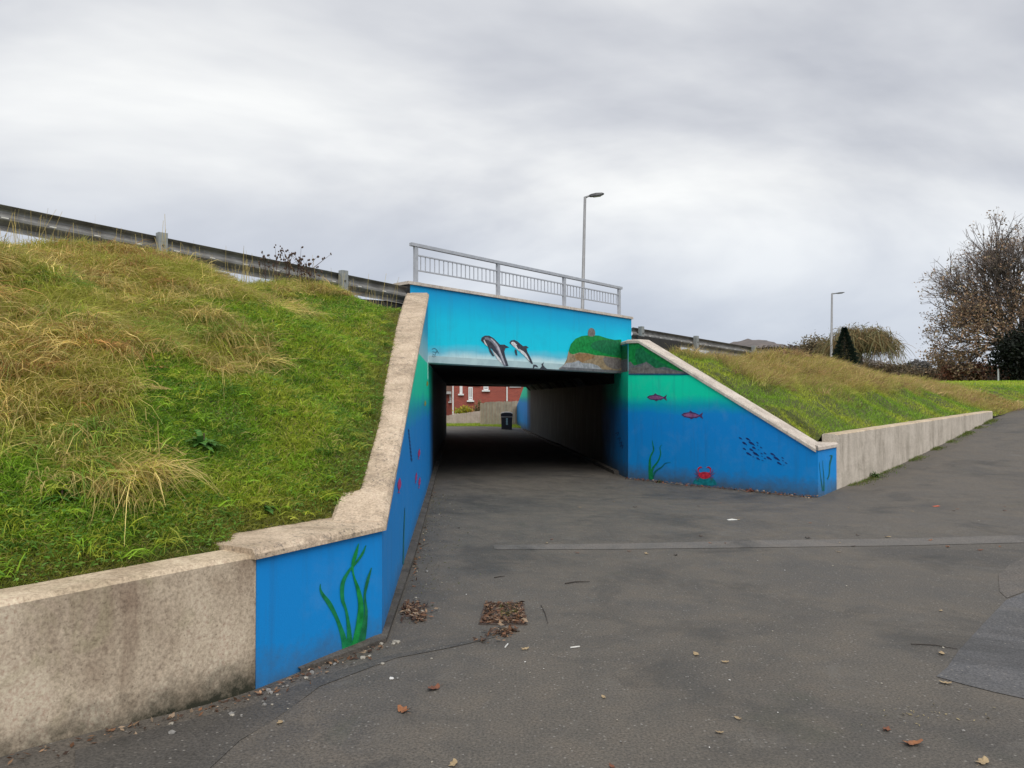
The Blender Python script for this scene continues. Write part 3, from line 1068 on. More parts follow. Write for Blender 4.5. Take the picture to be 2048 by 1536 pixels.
# headland
poly_px('painted_headland', c6([(1265, 390), (1290, 310), (1350, 240), (1430, 205), (1540, 193), (1650, 200), (1750, 232), (1850, 255), (1938, 250), (1938, 500), (1700, 470), (1500, 440), (1400, 440), (1320, 450), (1272, 430)]), PF, M['p_green'], .006, face)
poly_px('painted_cliff', c6([(1262, 395), (1275, 425), (1320, 440), (1400, 415), (1500, 425), (1600, 450), (1700, 458), (1938, 490), (1938, 676), (1690, 645), (1140, 620), (1205, 570), (1240, 500)]), PF, M['p_tan'], .0075, face)
poly_px('painted_cliff', c6([(1340, 440), (1420, 425), (1500, 430), (1600, 450), (1590, 490), (1500, 510), (1440, 545), (1390, 520), (1350, 500)]), PF, M['p_brown'], .009, face, 1)
poly_px('painted_rocks', c6([(1137, 630), (1190, 585), (1240, 548), (1310, 545), (1390, 520), (1440, 552), (1550, 555), (1640, 585), (1690, 632), (1690, 655)]), PF, M['p_rock'], .0105, face)
poly_px('painted_rocks', c6([(1137, 630), (1180, 600), (1690, 632), (1938, 650), (1938, 682)]), PF, M['p_rockd'], .012, face)
poly_px('painted_boulder', c6([(1508, 160), (1522, 112), (1560, 98), (1594, 122), (1606, 168), (1592, 212), (1512, 210)]), PF, M['p_stone'], .0075, face, 1)
poly_px('painted_headland', c6([(1560, 290), (1680, 250), (1800, 262), (1938, 262), (1938, 470), (1760, 440), (1640, 400), (1540, 350)]), PF, M['p_green2'], .0067, face, 1)
poly_px('painted_cliff', c6([(1700, 470), (1800, 480), (1938, 495), (1938, 640), (1800, 620), (1720, 560)]), PF, M['p_stone'], .009, face, 1)
# dolphins
poly_px('painted_dolphin', c6([(140, 260), (150, 225), (190, 200), (245, 200), (300, 230), (350, 280), (385, 315), (440, 315), (502, 350), (455, 360), (440, 400), (450, 460), (475, 530), (492, 588), (440, 592), (410, 540), (385, 490), (350, 450), (310, 410), (280, 370), (230, 340), (190, 310), (165, 285)]), PF, M['p_dark'], .006, face)
poly_px('painted_dolphin', c6([(180, 222), (240, 222), (310, 275), (370, 335), (400, 420), (440, 520), (465, 590), (425, 590), (400, 510), (365, 425), (310, 320), (250, 262), (200, 255)]), PF, M['p_grey'], .0075, face, 1)
poly_px('painted_dolphin', c6([(250, 225), (300, 250), (365, 330), (395, 410), (430, 500), (450, 570), (440, 575), (400, 480), (360, 380), (310, 290)]), PF, M['p_light'], .009, face, 1)
poly_px('painted_dolphin', c6([(172, 258), (182, 250), (200, 285), (226, 338), (190, 308)]), PF, M['p_white'], .009, face)
poly_px('painted_dolphin', c6([(280, 380), (330, 430), (385, 500), (425, 575), (360, 510), (315, 445)]), PF, M['p_white'], .009, face)
poly_px('painted_dolphin', c6([(225, 315), (252, 345), (285, 410), (312, 462), (290, 460), (250, 400)]), PF, M['p_dark'], .0105, face)
poly_px('painted_dolphin', c6([(505, 290), (525, 260), (570, 255), (610, 275), (650, 310), (680, 335), (720, 330), (752, 352), (725, 365), (735, 410), (770, 470), (800, 540), (806, 564), (785, 560), (740, 510), (690, 450), (640, 410), (600, 370), (560, 340), (525, 310)]), PF, M['p_dark'], .006, face)
poly_px('painted_dolphin', c6([(520, 288), (560, 276), (605, 320), (630, 370), (700, 410), (745, 480), (770, 540), (700, 460), (640, 408), (590, 362), (545, 328)]), PF, M['p_white'], .0075, face, 1)
poly_px('painted_dolphin', c6([(590, 322), (605, 320), (635, 372), (622, 376)]), PF, M['p_dark'], .009, face)
poly_px('painted_dolphin', c6([(572, 370), (600, 390), (607, 452), (588, 450), (574, 410)]), PF, M['p_dark'], .009, face)
poly_px('painted_fluke', c6([(812, 570), (850, 575), (876, 607), (858, 605), (832, 592), (816, 622), (803, 618)]), PF, M['p_dark'], .0075, face)
poly_px('painted_fluke', c6([(885, 632), (920, 592), (914, 566), (946, 540), (936, 576), (960, 606), (994, 634)]), PF, M['p_dark'], .0075, face)
# scribbled tag at the lower left of the face
for pts in ([(330, 940), (350, 932), (372, 950), (360, 962), (334, 958)], [(336, 975), (352, 985), (370, 955), (384, 972)], [(332, 990), (345, 1000), (362, 990)]):
    ribbon_px('scribble', [(*p, .9) for p in crop(pts, 3.938, 780, 460)], PF, M['p_scrib'], .006, face)

c3 = lambda pts: crop(pts, 4.152, 1220, 640)
poly_px('painted_rocks', c3([(153, 178), (200, 178), (262, 207), (700, 452), (153, 452)]), PW, M['p_rockd'], .0025, WR)
poly_px('painted_headland', c3([(153, 176), (200, 176), (262, 205), (450, 322), (630, 436), (560, 425), (450, 392), (380, 405), (300, 350), (200, 378), (170, 345), (153, 350)]), PW, M['p_green'], .004, WR)
poly_px('painted_headland', c3([(215, 240), (262, 232), (340, 300), (420, 350), (520, 400), (440, 392), (380, 405), (300, 350), (230, 370), (205, 310)]), PW, M['p_green2'], .0055, WR)
poly_px('painted_rocks', c3([(153, 350), (170, 345), (200, 378), (250, 380), (300, 345), (380, 402), (450, 388), (560, 420), (670, 440), (690, 452), (153, 452)]), PW, M['p_rockd'], .007, WR)
poly_px('painted_rocks', c3([(170, 400), (260, 385), (300, 352), (340, 390), (430, 410), (560, 430), (640, 445), (170, 442)]), PW, M['p_stone'], .0085, WR)
poly_px('painted_water_line', c3([(153, 446), (690, 446), (706, 457), (153, 455)]), PW, M['p_line'], .010, WR)
# the painting carries on round the corner on to the tunnel wall
for nm, z0_, z1_, mt in (('painted_headland', 2.56, 2.88, 'p_green2'), ('painted_rocks', 2.27, 2.557, 'p_rockd')):
    mob(nm, [(right_x(y) - .004, y, z) for y, z in ((17.04, z0_), (17.68, z0_), (17.68, z1_), (17.04, z1_))], [(0, 1, 2, 3)], M[mt], wr)


def fish(pix_c, ln, ht, plane, parent, mat, dark, ang=0.0, name='painted_fish'):
    cx_, cy_ = pix_c
    ca, sa = math.cos(ang), math.sin(ang)
    def tr(pts): return [(cx_ + (x * ln) * ca - (y * ht) * sa, cy_ + (x * ln) * sa + (y * ht) * ca) for x, y in pts]
    body = [(-.5, 0), (-.38, -.3), (-.15, -.45), (-.1, -.72), (0, -.48), (.15, -.36), (.32, -.12), (.48, -.55), (.44, 0), (.5, .5), (.32, .14), (.2, .4), (.15, .42), (.12, .36), (-.05, .62), (-.1, .45), (-.35, .34)]
    poly_px(name, tr(body), plane, dark, .004, parent)
    inner_ = [(-.42, 0), (-.3, -.2), (-.1, -.3), (.15, -.2), (.3, -.05), (.3, .05), (.1, .24), (-.15, .28), (-.35, .18)]
    poly_px(name, tr(inner_), plane, mat, .0055, parent)


fish((1314, 795), 41, 12, PW, WR, M['p_fish'], M['p_fishd'], .03)
fish((1384.5, 830.5), 44, 13, PW, WR, M['p_fish'], M['p_fishd'], .05)
c8 = lambda pts: crop(pts, 8.533, 1460, 840)
for (x, y, l, h) in [(180, 312, 70, 22), (310, 328, 100, 30), (250, 398, 100, 34), (370, 398, 130, 40), (470, 388, 50, 18), (470, 432, 34, 14), (410, 474, 80, 30), (533, 470, 50, 18), (248, 494, 70, 24), (368, 510, 90, 34), (486, 508, 30, 12), (322, 578, 110, 36), (444, 580, 130, 40), (540, 572, 50, 18), (598, 568, 60, 20), (545, 618, 28, 12), (480, 660, 80, 28), (598, 656, 44, 16), (668, 652, 110, 36), (730, 586, 100, 34), (795, 656, 130, 40), (900, 648, 54, 18), (905, 694, 34, 14), (842, 740, 100, 32), (958, 735, 54, 18), (920, 770, 26, 8), (395, 628, 30, 10), (555, 690, 40, 10)]:
    a = R(27)
    pts = []
    for u, v in ((-.5, -.1), (-.3, -.42), (-.05, -.5), (.25, -.2), (.5, .12), (.52, .28), (.2, .35), (-.1, .45), (-.35, .3)):
        xx, yy = u * l, v * h
        pts.append((x + xx * math.cos(a) - yy * math.sin(a), y + xx * math.sin(a) + yy * math.cos(a)))
    poly_px('painted_small_fish', c8(pts), PW, M['p_navy'], .004, WR)


def rb(pts, sx, ox, oy): return [(ox + x / sx, oy + y / sx, w / sx) for x, y, w in pts]


r3 = lambda pts: rb(pts, 4.152, 1220, 640)
for pts in ([(335, 1325, 26), (330, 1220, 22), (335, 1140, 14), (362, 1080, 10), (355, 1030, 7), (350, 1000, 3)], [(345, 1325, 24), (352, 1240, 16), (400, 1170, 12), (420, 1110, 8), (415, 1060, 6), (430, 1035, 2)], [(350, 1325, 20), (375, 1260, 14), (430, 1220, 9), (460, 1190, 5), (505, 1183, 2)]):
    ribbon_px('painted_seaweed', r3(pts), PW, M['p_weed2'] if pts[0][2] < 22 else M['p_weed'], .004 + pts[0][2] * 1e-4, WR)
# crab on its rock
poly_px('painted_rocks', c3([(680, 1365), (705, 1320), (760, 1300), (840, 1305), (880, 1335), (890, 1380)]), PW, M['p_teal'], .004, WR, 1)
poly_px('painted_crab', c3([(730, 1285), (745, 1268), (785, 1260), (825, 1268), (838, 1285), (825, 1310), (785, 1322), (748, 1310)]), PW, M['p_red'], .0065, WR, 1)
for s in (-1, 1):
    X = lambda x: 784 + s * x
    for pts in ([(X(40), 1272, 8), (X(52), 1255, 9), (X(50), 1235, 12), (X(32), 1222, 11), (X(18), 1228, 3)], [(X(48), 1280, 6), (X(66), 1262, 6), (X(72), 1240, 3)],
                [(X(50), 1290, 6), (X(72), 1280, 5), (X(84), 1268, 2)], [(X(48), 1298, 6), (X(66), 1304, 5), (X(80), 1312, 2)], [(X(40), 1306, 6), (X(56), 1318, 5), (X(64), 1332, 2)]):
        ribbon_px('painted_crab_leg', r3(pts), PW, M['p_red'] if len(pts) == 5 else M['p_redd'], .008, WR)
# right end panel: two weeds and a dark green stroke
r8 = lambda pts: rb(pts, 8.533, 1460, 840)
for pts in ([(1590, 1210, 26), (1565, 1080, 14), (1545, 920, 9), (1525, 720, 4)], [(1605, 1210, 22), (1605, 1000, 13), (1590, 820, 9), (1583, 690, 4)], [(1665, 1010, 22), (1695, 920, 18), (1705, 760, 24), (1725, 670, 28), (1740, 610, 22), (1700, 612, 12)]):
    ribbon_px('painted_seaweed', r8(pts), PE, M['p_weed2'], .004 + pts[0][2] * 5e-5, PRn)
# scrawl on the tunnel wall near the right corner
for y in (780, 830, 870, 900):
    ribbon_px('scribble', [(840 + (1820 + (y - 780) * .35) / 4.655, 700 + y / 4.655, 1.3), (840 + (1848 + (y - 780) * .35) / 4.655, 700 + (y - 14) / 4.655, 1.0), (840 + (1838 + (y - 780) * .35) / 4.655, 700 + (y + 18) / 4.655, 1.2)], PTR, M['p_navy'], .004, wr)
# left end panel seaweed
r5 = lambda pts: rb(pts, 2.955, 480, 880)
for i, pts in enumerate(([(632, 1285, 46), (612, 1170, 32), (575, 1060, 22), (530, 970, 28), (490, 915, 20), (475, 880, 10), (476, 850, 3)],
                         [(650, 1285, 42), (645, 1130, 26), (628, 1010, 16), (606, 940, 22), (607, 850, 24), (640, 780, 16), (690, 720, 14), (725, 670, 14), (745, 622, 4)],
                         [(672, 1285, 60), (700, 1130, 44), (715, 990, 34), (700, 890, 24), (672, 800, 10), (666, 740, 16), (682, 680, 22), (702, 612, 4)],
                         [(695, 1275, 56), (728, 1150, 36), (745, 1020, 20), (738, 920, 14), (755, 830, 18), (778, 755, 4)])):
    ribbon_px('painted_seaweed', r5(pts), PP, (M['p_weed'], M['p_weed'], M['p_green'], M['p_green2'])[i], .003 + i * .0012, PLn)
# left wing wall: pink fish, dark chain of marks, weed stripe, small yellow fish
r8b = lambda pts: rb(pts, 3.49, 740, 560)
for (x, y, w, h) in ((206, 1430, 22, 90), (343, 1212, 14, 62), (323, 1378, 11, 64), (346, 1412, 13, 66)):
    ribbon_px('painted_fish', r8b([(x + 3, y - h * .55, 2), (x + 1, y - h * .2, w), (x - 1, y + h * .15, w), (x - 3, y + h * .42, 3), (x - 5, y + h * .62, w * .7)]), PLW, M['p_pink'], .004, WL)
for k in range(9):
    y = 1050 + k * 25
    ribbon_px('painted_small_fish', r8b([(270 + k * 2.4 - 4, y - 8, 2), (271 + k * 2.4, y, 9 + k * .4), (274 + k * 2.4, y + 16, 2)]), PLW, M['p_mark'], .004, WL)
ribbon_px('painted_seaweed', r5([(966, 735, 7), (968, 600, 6), (972, 480, 5), (975, 400, 2)]), PLW, M['p_teal'], .004, WL)
for (x, y) in ((401, 724), (386, 862)):
    ribbon_px('painted_fish', r8b([(x, y - 20, 2), (x, y, 12), (x - 2, y + 18, 3)]), PLW, M['p_yellow'], .004, WL)

# ------------------------------------------------------------------ retaining walls
def ret_wall(name, label, p0, p1, zt0, zt1, mat, mtop, group):
    d = (p1 - p0); Ln = np.linalg.norm(d); d = d / Ln
    root = thing(name, label, 'wall', (*p0, 0), group)
    n_in = np.array([-d[1], d[0]])
    n = int(Ln / .35)
    V, Fc = [], []
    for i in range(n + 1):
        q = p0 + d * Ln * i / n
        z = zt0 + (zt1 - zt0) * i / n + .006 * mnoise.noise(Vector((i * .7, 3, 1)))
        c = .022 + .008 * mnoise.noise(Vector((i * 1.3, 7, 1)))
        V += [(*q, -.7), (*q, z - c), (*(q + n_in * c), z), (*(q + n_in * (WTH - .02)), z), (*(q + n_in * WTH), z - .02), (*(q + n_in * WTH), -.7)]
    Fb = []; Ft = []
    for i in range(n):
        for j in range(5):
            f = (i * 6 + j, i * 6 + j + 1, (i + 1) * 6 + j + 1, (i + 1) * 6 + j)
            (Ft if j in (1, 2, 3) else Fb).append(f)
    Fb.append([0, 5, 4, 3, 2, 1]); Fb.append([n * 6 + j for j in (0, 1, 2, 3, 4, 5)])
    mob('wall_body', V, Fb, mat, root)
    mob('wall_top', V, Ft, mtop, root)
    return root


ret_wall('retaining_wall', 'stained beige concrete retaining wall at the near left of the path', A1 - LW * 9, A1 - LW * .004, WALLZ, WALLZ, M['concrete_wall'], M['concrete_top'], None)
ret_wall('retaining_wall', 'long pale concrete retaining wall tapering away to the right', Ep + D * .004, W_END, wz0, wz1, M['concrete_pale'], M['concrete_top'], None)

# ------------------------------------------------------------------ railing on the parapet
RL = thing('railing', 'grey painted metal railing on top of the bridge parapet', 'railing', (*fac(2.0), par_top(2) + .06))
vr = -.075
pt = [-.165, 1.345, 2.83, 4.31]
rp = lambda t, z: np.array([*(fac(t) + NN * vr), z])
ztop = lambda t: 4.39 - .0245 * (t + .208)
zmid = lambda t: 4.215 - .0235 * (t + .208)
zlow = lambda t: 3.945 - .0165 * (t + .208)
D3 = np.array([*D, 0]); N3 = np.array([*NN, 0])
mb = MB(); mb.bar(rp(-.25, ztop(-.25) + .0), rp(4.38, ztop(4.38)), .075, .055); mb.build('top_rail', M['rail_paint'], RL)
for t in pt:
    z0_, z1_ = par_top(t) + .056, ztop(t) - .0276
    mb = MB(); mb.box(rp(t, (z0_ + z1_) / 2), .075, .05, z1_ - z0_, D3, N3); po = mb.build('post', M['rail_paint'], RL)
    mb = MB(); mb.box(rp(t, par_top(t) + .063), .15, .12, .014, D3, N3); mb.build('base_plate', M['rail_paint'], po)
for a, b_ in zip(pt[:-1], pt[1:]):
    a2, b2 = a + .028, b_ - .028
    for zf, nm in ((zmid, 'middle_rail'), (zlow, 'bottom_rail')):
        mb = MB(); mb.bar(rp(a2, zf(a2)), rp(b2, zf(b2)), .032, .022); mb.build(nm, M['rail_paint'], RL)
    for k in range(18):
        t = a2 + (b2 - a2) * (k + .7) / 18.4
        z0_, z1_ = zlow(t) + .011, zmid(t) - .011
        mb = MB(); mb.box(rp(t, (z0_ + z1_) / 2), .013, .013, z1_ - z0_, D3, N3); mb.build('baluster', M['rail_paint'], RL)

# ------------------------------------------------------------------ guardrails
WPROF = [(0, .155), (.004, .148), (.072, .118), (.080, .10), (.078, .078), (.012, .032), (0, .015), (0, -.015), (.012, -.032), (.078, -.078), (.080, -.10), (.072, -.118), (.004, -.148), (0, -.155)]


def guardrail(label, ta, tb, posts, v0):
    root = thing('guardrail', label, 'guardrail', (*fac((ta + tb) / 2), float(road_z((ta + tb) / 2))))
    n = max(2, int((tb - ta) / .8))
    cuts = [ta] + [p + .12 for p in posts[1::2] if ta < p + .12 < tb] + [tb]
    for a, b_ in zip(cuts[:-1], cuts[1:]):
        m = max(2, int((b_ - a) / .5))
        V, Fc = [], []
        for i in range(m + 1):
            t = a + (b_ + .0 - a) * i / m
            zc_ = float(road_z(t)) + .65 - .155
            for (o_, z) in WPROF:
                q = fac(t) + NN * (v0 - o_)
                V.append((*q, zc_ + z))
            for (o_, z) in WPROF[::-1]:
                q = fac(t) + NN * (v0 - o_ - .004)
                V.append((*q, zc_ + z * .99))
        k = len(WPROF) * 2
        for i in range(m):
            for j in range(k):
                Fc.append((i * k + j, i * k + (j + 1) % k, (i + 1) * k + (j + 1) % k, (i + 1) * k + j))
        Fc.append(list(range(k))); Fc.append([m * k + j for j in range(k)][::-1])
        bm_ = mob('beam', V, Fc, M['galv'], root)
    for p in posts:
        zt = float(road_z(p)) + .69
        q = fac(p) + NN * (v0 + .055)
        mb = MB()
        zc_ = zt - .6
        for (ox, oy, sx, sy) in ((0, .045, .12, .007), (0, -.045, .12, .007), (-.056, 0, .007, .083)):
            mb.box((*(q + D * ox + NN * oy), zc_), sx, sy, 1.2, D3, N3)
        po = mb.build('post', M['galv_post'], root)
        mb = MB()
        mb.tube([(*(q + NN * .05), zt - .17), (*(q + NN * .066), zt - .17)], .014, 8)
        mb.build('bolt', M['bolt'], po)
    # slots punched in the beam show as short pale plates
    t = ta + .15
    while t < tb:
        if abs(t - round(t, 3)) < 1:
            zc_ = float(road_z(t)) + .65 - .155
            a = np.array([*(fac(t) + NN * (v0 + .0025)), zc_ + .004]); q2 = fac(t + .055) + NN * (v0 + .0025)
            b_ = np.array([*q2, float(road_z(t + .055)) + .495 + .004])
            mb = MB(); mb.bar(a, b_, .003, .014); mb.build('slot_plate', M['paper'], root)
        t += .36
    return root


def t_of_px(px): # parameter of the rail line seen at a pixel column
    k = (px - 1024) / 1500
    return (k * L0[1] - L0[0]) / (.95 - k)


guardrail('galvanised guardrail along the grassy crest left of the bridge', -7.0, -.34, [-5.6, t_of_px(318) , t_of_px(682)], .0)
guardrail('galvanised guardrail running off behind the right-hand embankment', 4.64, 16.0, [t_of_px(1279), t_of_px(1389), 9.2, 11.4, 13.6], .0)

# black boards beside the parapet ends
a, b_ = at(664, 603, 12.0), at(806, 612, 13.05)
mb = MB(); mb.bar((a[0], a[1], a[2] - .06), (b_[0], b_[1], b_[2] - .06), .05, .26)
tag(mb.build('edge_board', M['blackboard']), 'low black edge board in the grass left of the parapet', 'board')
a, b_ = fac(4.66) + NN * .14, fac(6.05) + NN * .14
mb = MB()
za_, zb_ = road_z(4.66) + .44, road_z(6.05) + .46
mb.hexa([(*a, 2.0), (*b_, 2.0), (*(b_ - NN * .04), 2.0), (*(a - NN * .04), 2.0), (*a, za_), (*b_, zb_), (*(b_ - NN * .04), zb_), (*(a - NN * .04), za_)])
tag(mb.build('safety_barrier', M['blackboard']), 'black flat panel behind the right coping under the guardrail', 'panel')
p = at(1365, 703, 20.1)
mb = MB(); mb.box((p[0], p[1], p[2] - .05), .22, .3, .16, D3, N3)
mb.box((p[0], p[1], p[2] + .035), .26, .34, .012, D3, N3)
tag(mb.build('white_marker_block', M['white_board']), 'small white block in the grass below the right guardrail', 'block')

# ------------------------------------------------------------------ street lamps
def street_lamp(label, px, py_top, depth, zbase, r, arm_px, lean):
    top = at(px, py_top, depth)
    root = thing('street_lamp', label, 'street lamp', (top[0] - lean, depth, zbase), 'street lamps along the road')
    b0 = np.array([top[0] - lean, depth, zbase])
    mb = MB(); mb.tube([b0, b0 + (top - b0) * .12, b0 + (top - b0) * .125, top], [r * 1.5, r * 1.5, r * 1.1, r * .75], 10); mb.build('pole', M['lamp_pole'], root, True)
    e1 = at(arm_px[0], arm_px[1], depth)
    e2 = at(arm_px[2], arm_px[3], depth)
    mb = MB(); mb.tube([top - np.array([0, 0, .03]), top * .5 + e1 * .5 + np.array([0, 0, -.01]), e1], [r * .7, r * .55, r * .5], 8); mb.build('arm', M['lamp_pole'], root, True)
    d = e2 - e1; Ln = np.linalg.norm(d); d /= Ln
    V = []
    for s, w, h in ((0, .06, .05), (.12, .12, .08), (.45, .17, .10), (.85, .15, .07), (1, .06, .03)):
        c = e1 + d * Ln * s
        for y, z in ((-1, -.35), (1, -.35), (.8, .5), (-.8, .5)):
            V.append((c[0], c[1] + y * w, c[2] + z * h * 1.6))
    Fc = []
    for i in range(4):
        for j in range(4):
            k = (j + 1) % 4
            Fc.append((i * 4 + j, i * 4 + k, (i + 1) * 4 + k, (i + 1) * 4 + j))
    Fc += [(0, 1, 2, 3), (19, 18, 17, 16)]
    hd = mob('lamp_head', V, Fc, M['lamp_head'], root)
    mb = MB(); c = e1 + d * Ln * .55; mb.box((c[0], c[1], c[2] - .075), Ln * .5, .2, .02, d, None, (0, 0, 1)); mb.build('lamp_lens', M['lamp_glass'], hd)
    return root


street_lamp('tall grey street lamp rising behind the bridge railing', 1170, 394, 36.0, 2.2, .085, (1178, 392, 1208, 388), .22)
street_lamp('distant grey street lamp beside the dark conifer', 1664, 587, 84.0, 4.6, .13, (1670, 587, 1689, 585), .15)

# ------------------------------------------------------------------ grass
def sample(Pn, n, dens=None, seed=0, jmax=None):
    g = np.random.default_rng(seed)
    Pq = Pn if jmax is None else Pn[:, :jmax]
    a, b_, c, d = Pq[:-1, :-1], Pq[1:, :-1], Pq[1:, 1:], Pq[:-1, 1:]
    nr = np.cross(c - a, d - b_)
    ar = np.linalg.norm(nr, axis=-1) / 2
    nr = nr / (np.linalg.norm(nr, axis=-1, keepdims=True) + 1e-9)
    nr = np.where(nr[..., 2:3] < 0, -nr, nr)
    cen = (a + b_ + c + d) / 4
    w = ar.copy()
    if dens is not None: w = w * dens(cen)
    w = (w / w.sum()).ravel()
    idx = g.choice(len(w), n, p=w)
    sh = ar.shape
    i, j = np.unravel_index(idx, sh)
    u, v = g.random(n)[:, None], g.random(n)[:, None]
    p = a[i, j] * (1 - u) * (1 - v) + b_[i, j] * u * (1 - v) + c[i, j] * u * v + d[i, j] * (1 - u) * v
    return p, nr[i, j]


def vis_keep(p, margin=2600):
    d = p - CAM
    px = CX + F * d[:, 0] / np.maximum(d[:, 1], .1)
    return (d[:, 1] > .5) & (px > -margin) & (px < 2048 + margin)


def nz(p, s, o=0.0):
    """cheap smooth noise in 0..1 (sum of rotated sines)"""
    x, y = p[:, 0] * s + o, p[:, 1] * s + o * 1.7
    v = np.sin(x * 1.7 + 1.3 * np.sin(y * 1.1)) + np.sin(y * 1.9 + 1.1 * np.sin(x * 1.3 + 2)) + np.sin((x + y) * 1.2 + 2 * np.sin(x * .7 - y * .9)) + .6 * np.sin(3.1 * x - 2.3 * y)
    return np.clip(.5 + v / 6.0, 0, 1)


def blade_mesh(name, p, d, ln, wd, droop, col, segs, mat, g, tipw=.12, parent=None, sag=None):
    n = len(p)
    d = d / (np.linalg.norm(d, axis=1, keepdims=True) + 1e-9)
    rnd = g.normal(size=(n, 3)); rnd[:, 2] *= .3
    side = np.cross(d, rnd); side /= np.linalg.norm(side, axis=1, keepdims=True) + 1e-9
    gvec = np.array([0, 0, -1.0]) if sag is None else sag
    V = np.zeros((n, segs + 1, 2, 3), np.float32)
    for k in range(segs + 1):
        s = k / segs
        c = p + d * (ln * s)[:, None] + gvec * (droop * ln * s * s)[:, None]
        w = wd * (1 - (1 - tipw) * s ** 1.5) * .5
        V[:, k, 0] = c - side * w[:, None]
        V[:, k, 1] = c + side * w[:, None]
    base = (np.arange(n) * (segs + 1) * 2)[:, None]
    Q = []
    for k in range(segs):
        Q.append(np.stack([base[:, 0] + 2 * k, base[:, 0] + 2 * k + 1, base[:, 0] + 2 * k + 3, base[:, 0] + 2 * k + 2], 1))
    Q = np.concatenate(Q, 0)
    cv = np.repeat(col, (segs + 1) * 2, axis=0)
    return quads_mesh(name, V.reshape(-1, 3), Q, mat, parent, cv)


def dist_poly(p, poly):
    best = np.full(len(p), 1e9)
    P = np.array(poly)[:, :2]
    for a, b_ in zip(P[:-1], P[1:]):
        ab = b_ - a
        t = np.clip(((p[:, :2] - a) @ ab) / (ab @ ab + 1e-9), 0, 1)
        best = np.minimum(best, np.linalg.norm(p[:, :2] - (a + t[:, None] * ab), axis=1))
    return best


blp = [bl[0], bl[-1]]
wall_line = [wall_in[0], wall_in[1], np.array([-1.80, 4.83]), np.array([left_x(5.5) - .38, 5.5]), np.array([left_x(5.78) - .21, 5.78])]
wing_line = [q_[:2] for q_ in bl if q_[1] > 5.6 and q_[0] > -2]


def tallness_left(p):
    dw = dist_poly(p, wall_line); dg = dist_poly(p, wing_line)
    nn_ = (nz(p, 1.6, 2.0) - .5)
    a = sstep((dw - .72 + nn_ * 1.1) / .45)
    b_ = sstep((dg - 1.15 + nn_ * 1.3) / .7)
    return a * b_


def near_w(cen):
    d = np.linalg.norm(cen - CAM, axis=-1)
    dd = cen - CAM
    px = CX + F * dd[..., 0] / np.maximum(dd[..., 1], .1)
    ok = (dd[..., 1] > .8) & (px > -2600) & (px < 2700)
    inn_ = (px > -150) & (px < 2200)
    return ok * np.where(inn_, 1.0, .22) / np.maximum(d, 2.0) ** 1.35


def mixc(a, b_, t): return a * (1 - t[:, None]) + b_ * t[:, None]


def cj(g, n, s=.18): return np.exp(g.normal(0, s, n))[:, None]


GREEN = np.array([.25, .42, .034]); GREEN_D = np.array([.085, .18, .022]); LIME = np.array([.47, .54, .06])
STRAW = np.array([.68, .54, .21]); OLIVE = np.array([.38, .42, .065]); GREYG = np.array([.23, .38, .06]); RUST = np.array([.38, .22, .085])

# left bank: short lawn-like grass and undergrowth
g = np.random.default_rng(21)
p, nr = sample(PL, 240000, near_w, 1)
p = p[vis_keep(p)]; nr = np.zeros_like(p); nr[:, 2] = 1
n = len(p)
tl = tallness_left(p)
a1 = nz(p, 2.3, 5.0); a2 = nz(p, .9, 9.0)
col = mixc(np.tile(GREEN, (n, 1)), np.tile(LIME, (n, 1)), sstep((a1 - .3) / .5) * .8)
col = mixc(col, np.tile(GREEN_D, (n, 1)), (g.random(n) < .30) * .8)
dry = (g.random(n) < .07 + .12 * a2)
col = mixc(col, np.tile(STRAW, (n, 1)), dry * .75)
tcol = mixc(np.tile(OLIVE, (n, 1)), np.tile(STRAW, (n, 1)), g.random(n) * .7)
col = mixc(col, tcol, tl * .85) * cj(g, n)
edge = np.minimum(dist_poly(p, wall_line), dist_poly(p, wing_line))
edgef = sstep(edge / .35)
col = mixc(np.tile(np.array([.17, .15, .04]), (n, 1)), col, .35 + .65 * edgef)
ln = (.05 + .06 * g.random(n) + .05 * a1) * (.6 + .4 * edgef) * (1 + 1.4 * tl)
dirn = g.normal(0, .55, (n, 3)); dirn[:, 2] = 1.0
flow = np.array([*(NN * .55), 0])
dirn = dirn + flow * (.25 + .5 * tl)[:, None]
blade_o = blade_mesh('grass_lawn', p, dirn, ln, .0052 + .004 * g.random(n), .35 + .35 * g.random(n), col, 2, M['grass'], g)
tag(blade_o, 'short green grass on the left embankment beside the coping', 'grass', kind='stuff')

# left bank: long tussocks, combed over downhill
g = np.random.default_rng(31)
cen, _ = sample(PL, 2900, near_w, 2)
tl = tallness_left(cen)
cen = cen[g.random(len(cen)) < tl * (.55 + .45 * (nz(cen, 1.9, 21.0) > .42))]
K = 70
nc = len(cen)
ctype = nz(cen, 1.1, 14.0) + g.normal(0, .16, nc)
pal = np.stack([GREYG * .9, OLIVE * 1.1, STRAW * .8, STRAW * 1.05, RUST * 1.2])
ci = np.clip((ctype * 5.6 - .1).astype(int), 0, 4)
up_f = np.clip((cen[:, 2] - 1.9) / 1.2, 0, 1)
ci = np.where((g.random(nc) < .15 + up_f * .55) & (ci < 2), 2, ci)
ccol = pal[ci]
csz = .17 + .29 * g.random(nc) ** 1.3
cp = np.repeat(cen, K, 0) + np.concatenate([g.normal(0, .085, (nc * K, 2)), np.zeros((nc * K, 1))], 1)
cdir = np.repeat(g.normal(0, .62, (nc, 3)), K, 0)
cdir[:, 2] = 0
dirn = g.normal(0, .42, (nc * K, 3)); dirn[:, 2] = .85
dirn = dirn + cdir + np.array([*(NN * .30 - D * .1), 0])
n = nc * K
colb = np.repeat(ccol, K, 0)
alt = pal[g.integers(0, 5, n)]
colb = mixc(colb, alt, (g.random(n) < .3) * .7) * cj(g, n, .28) * np.repeat(cj(g, nc, .22), K, 0)
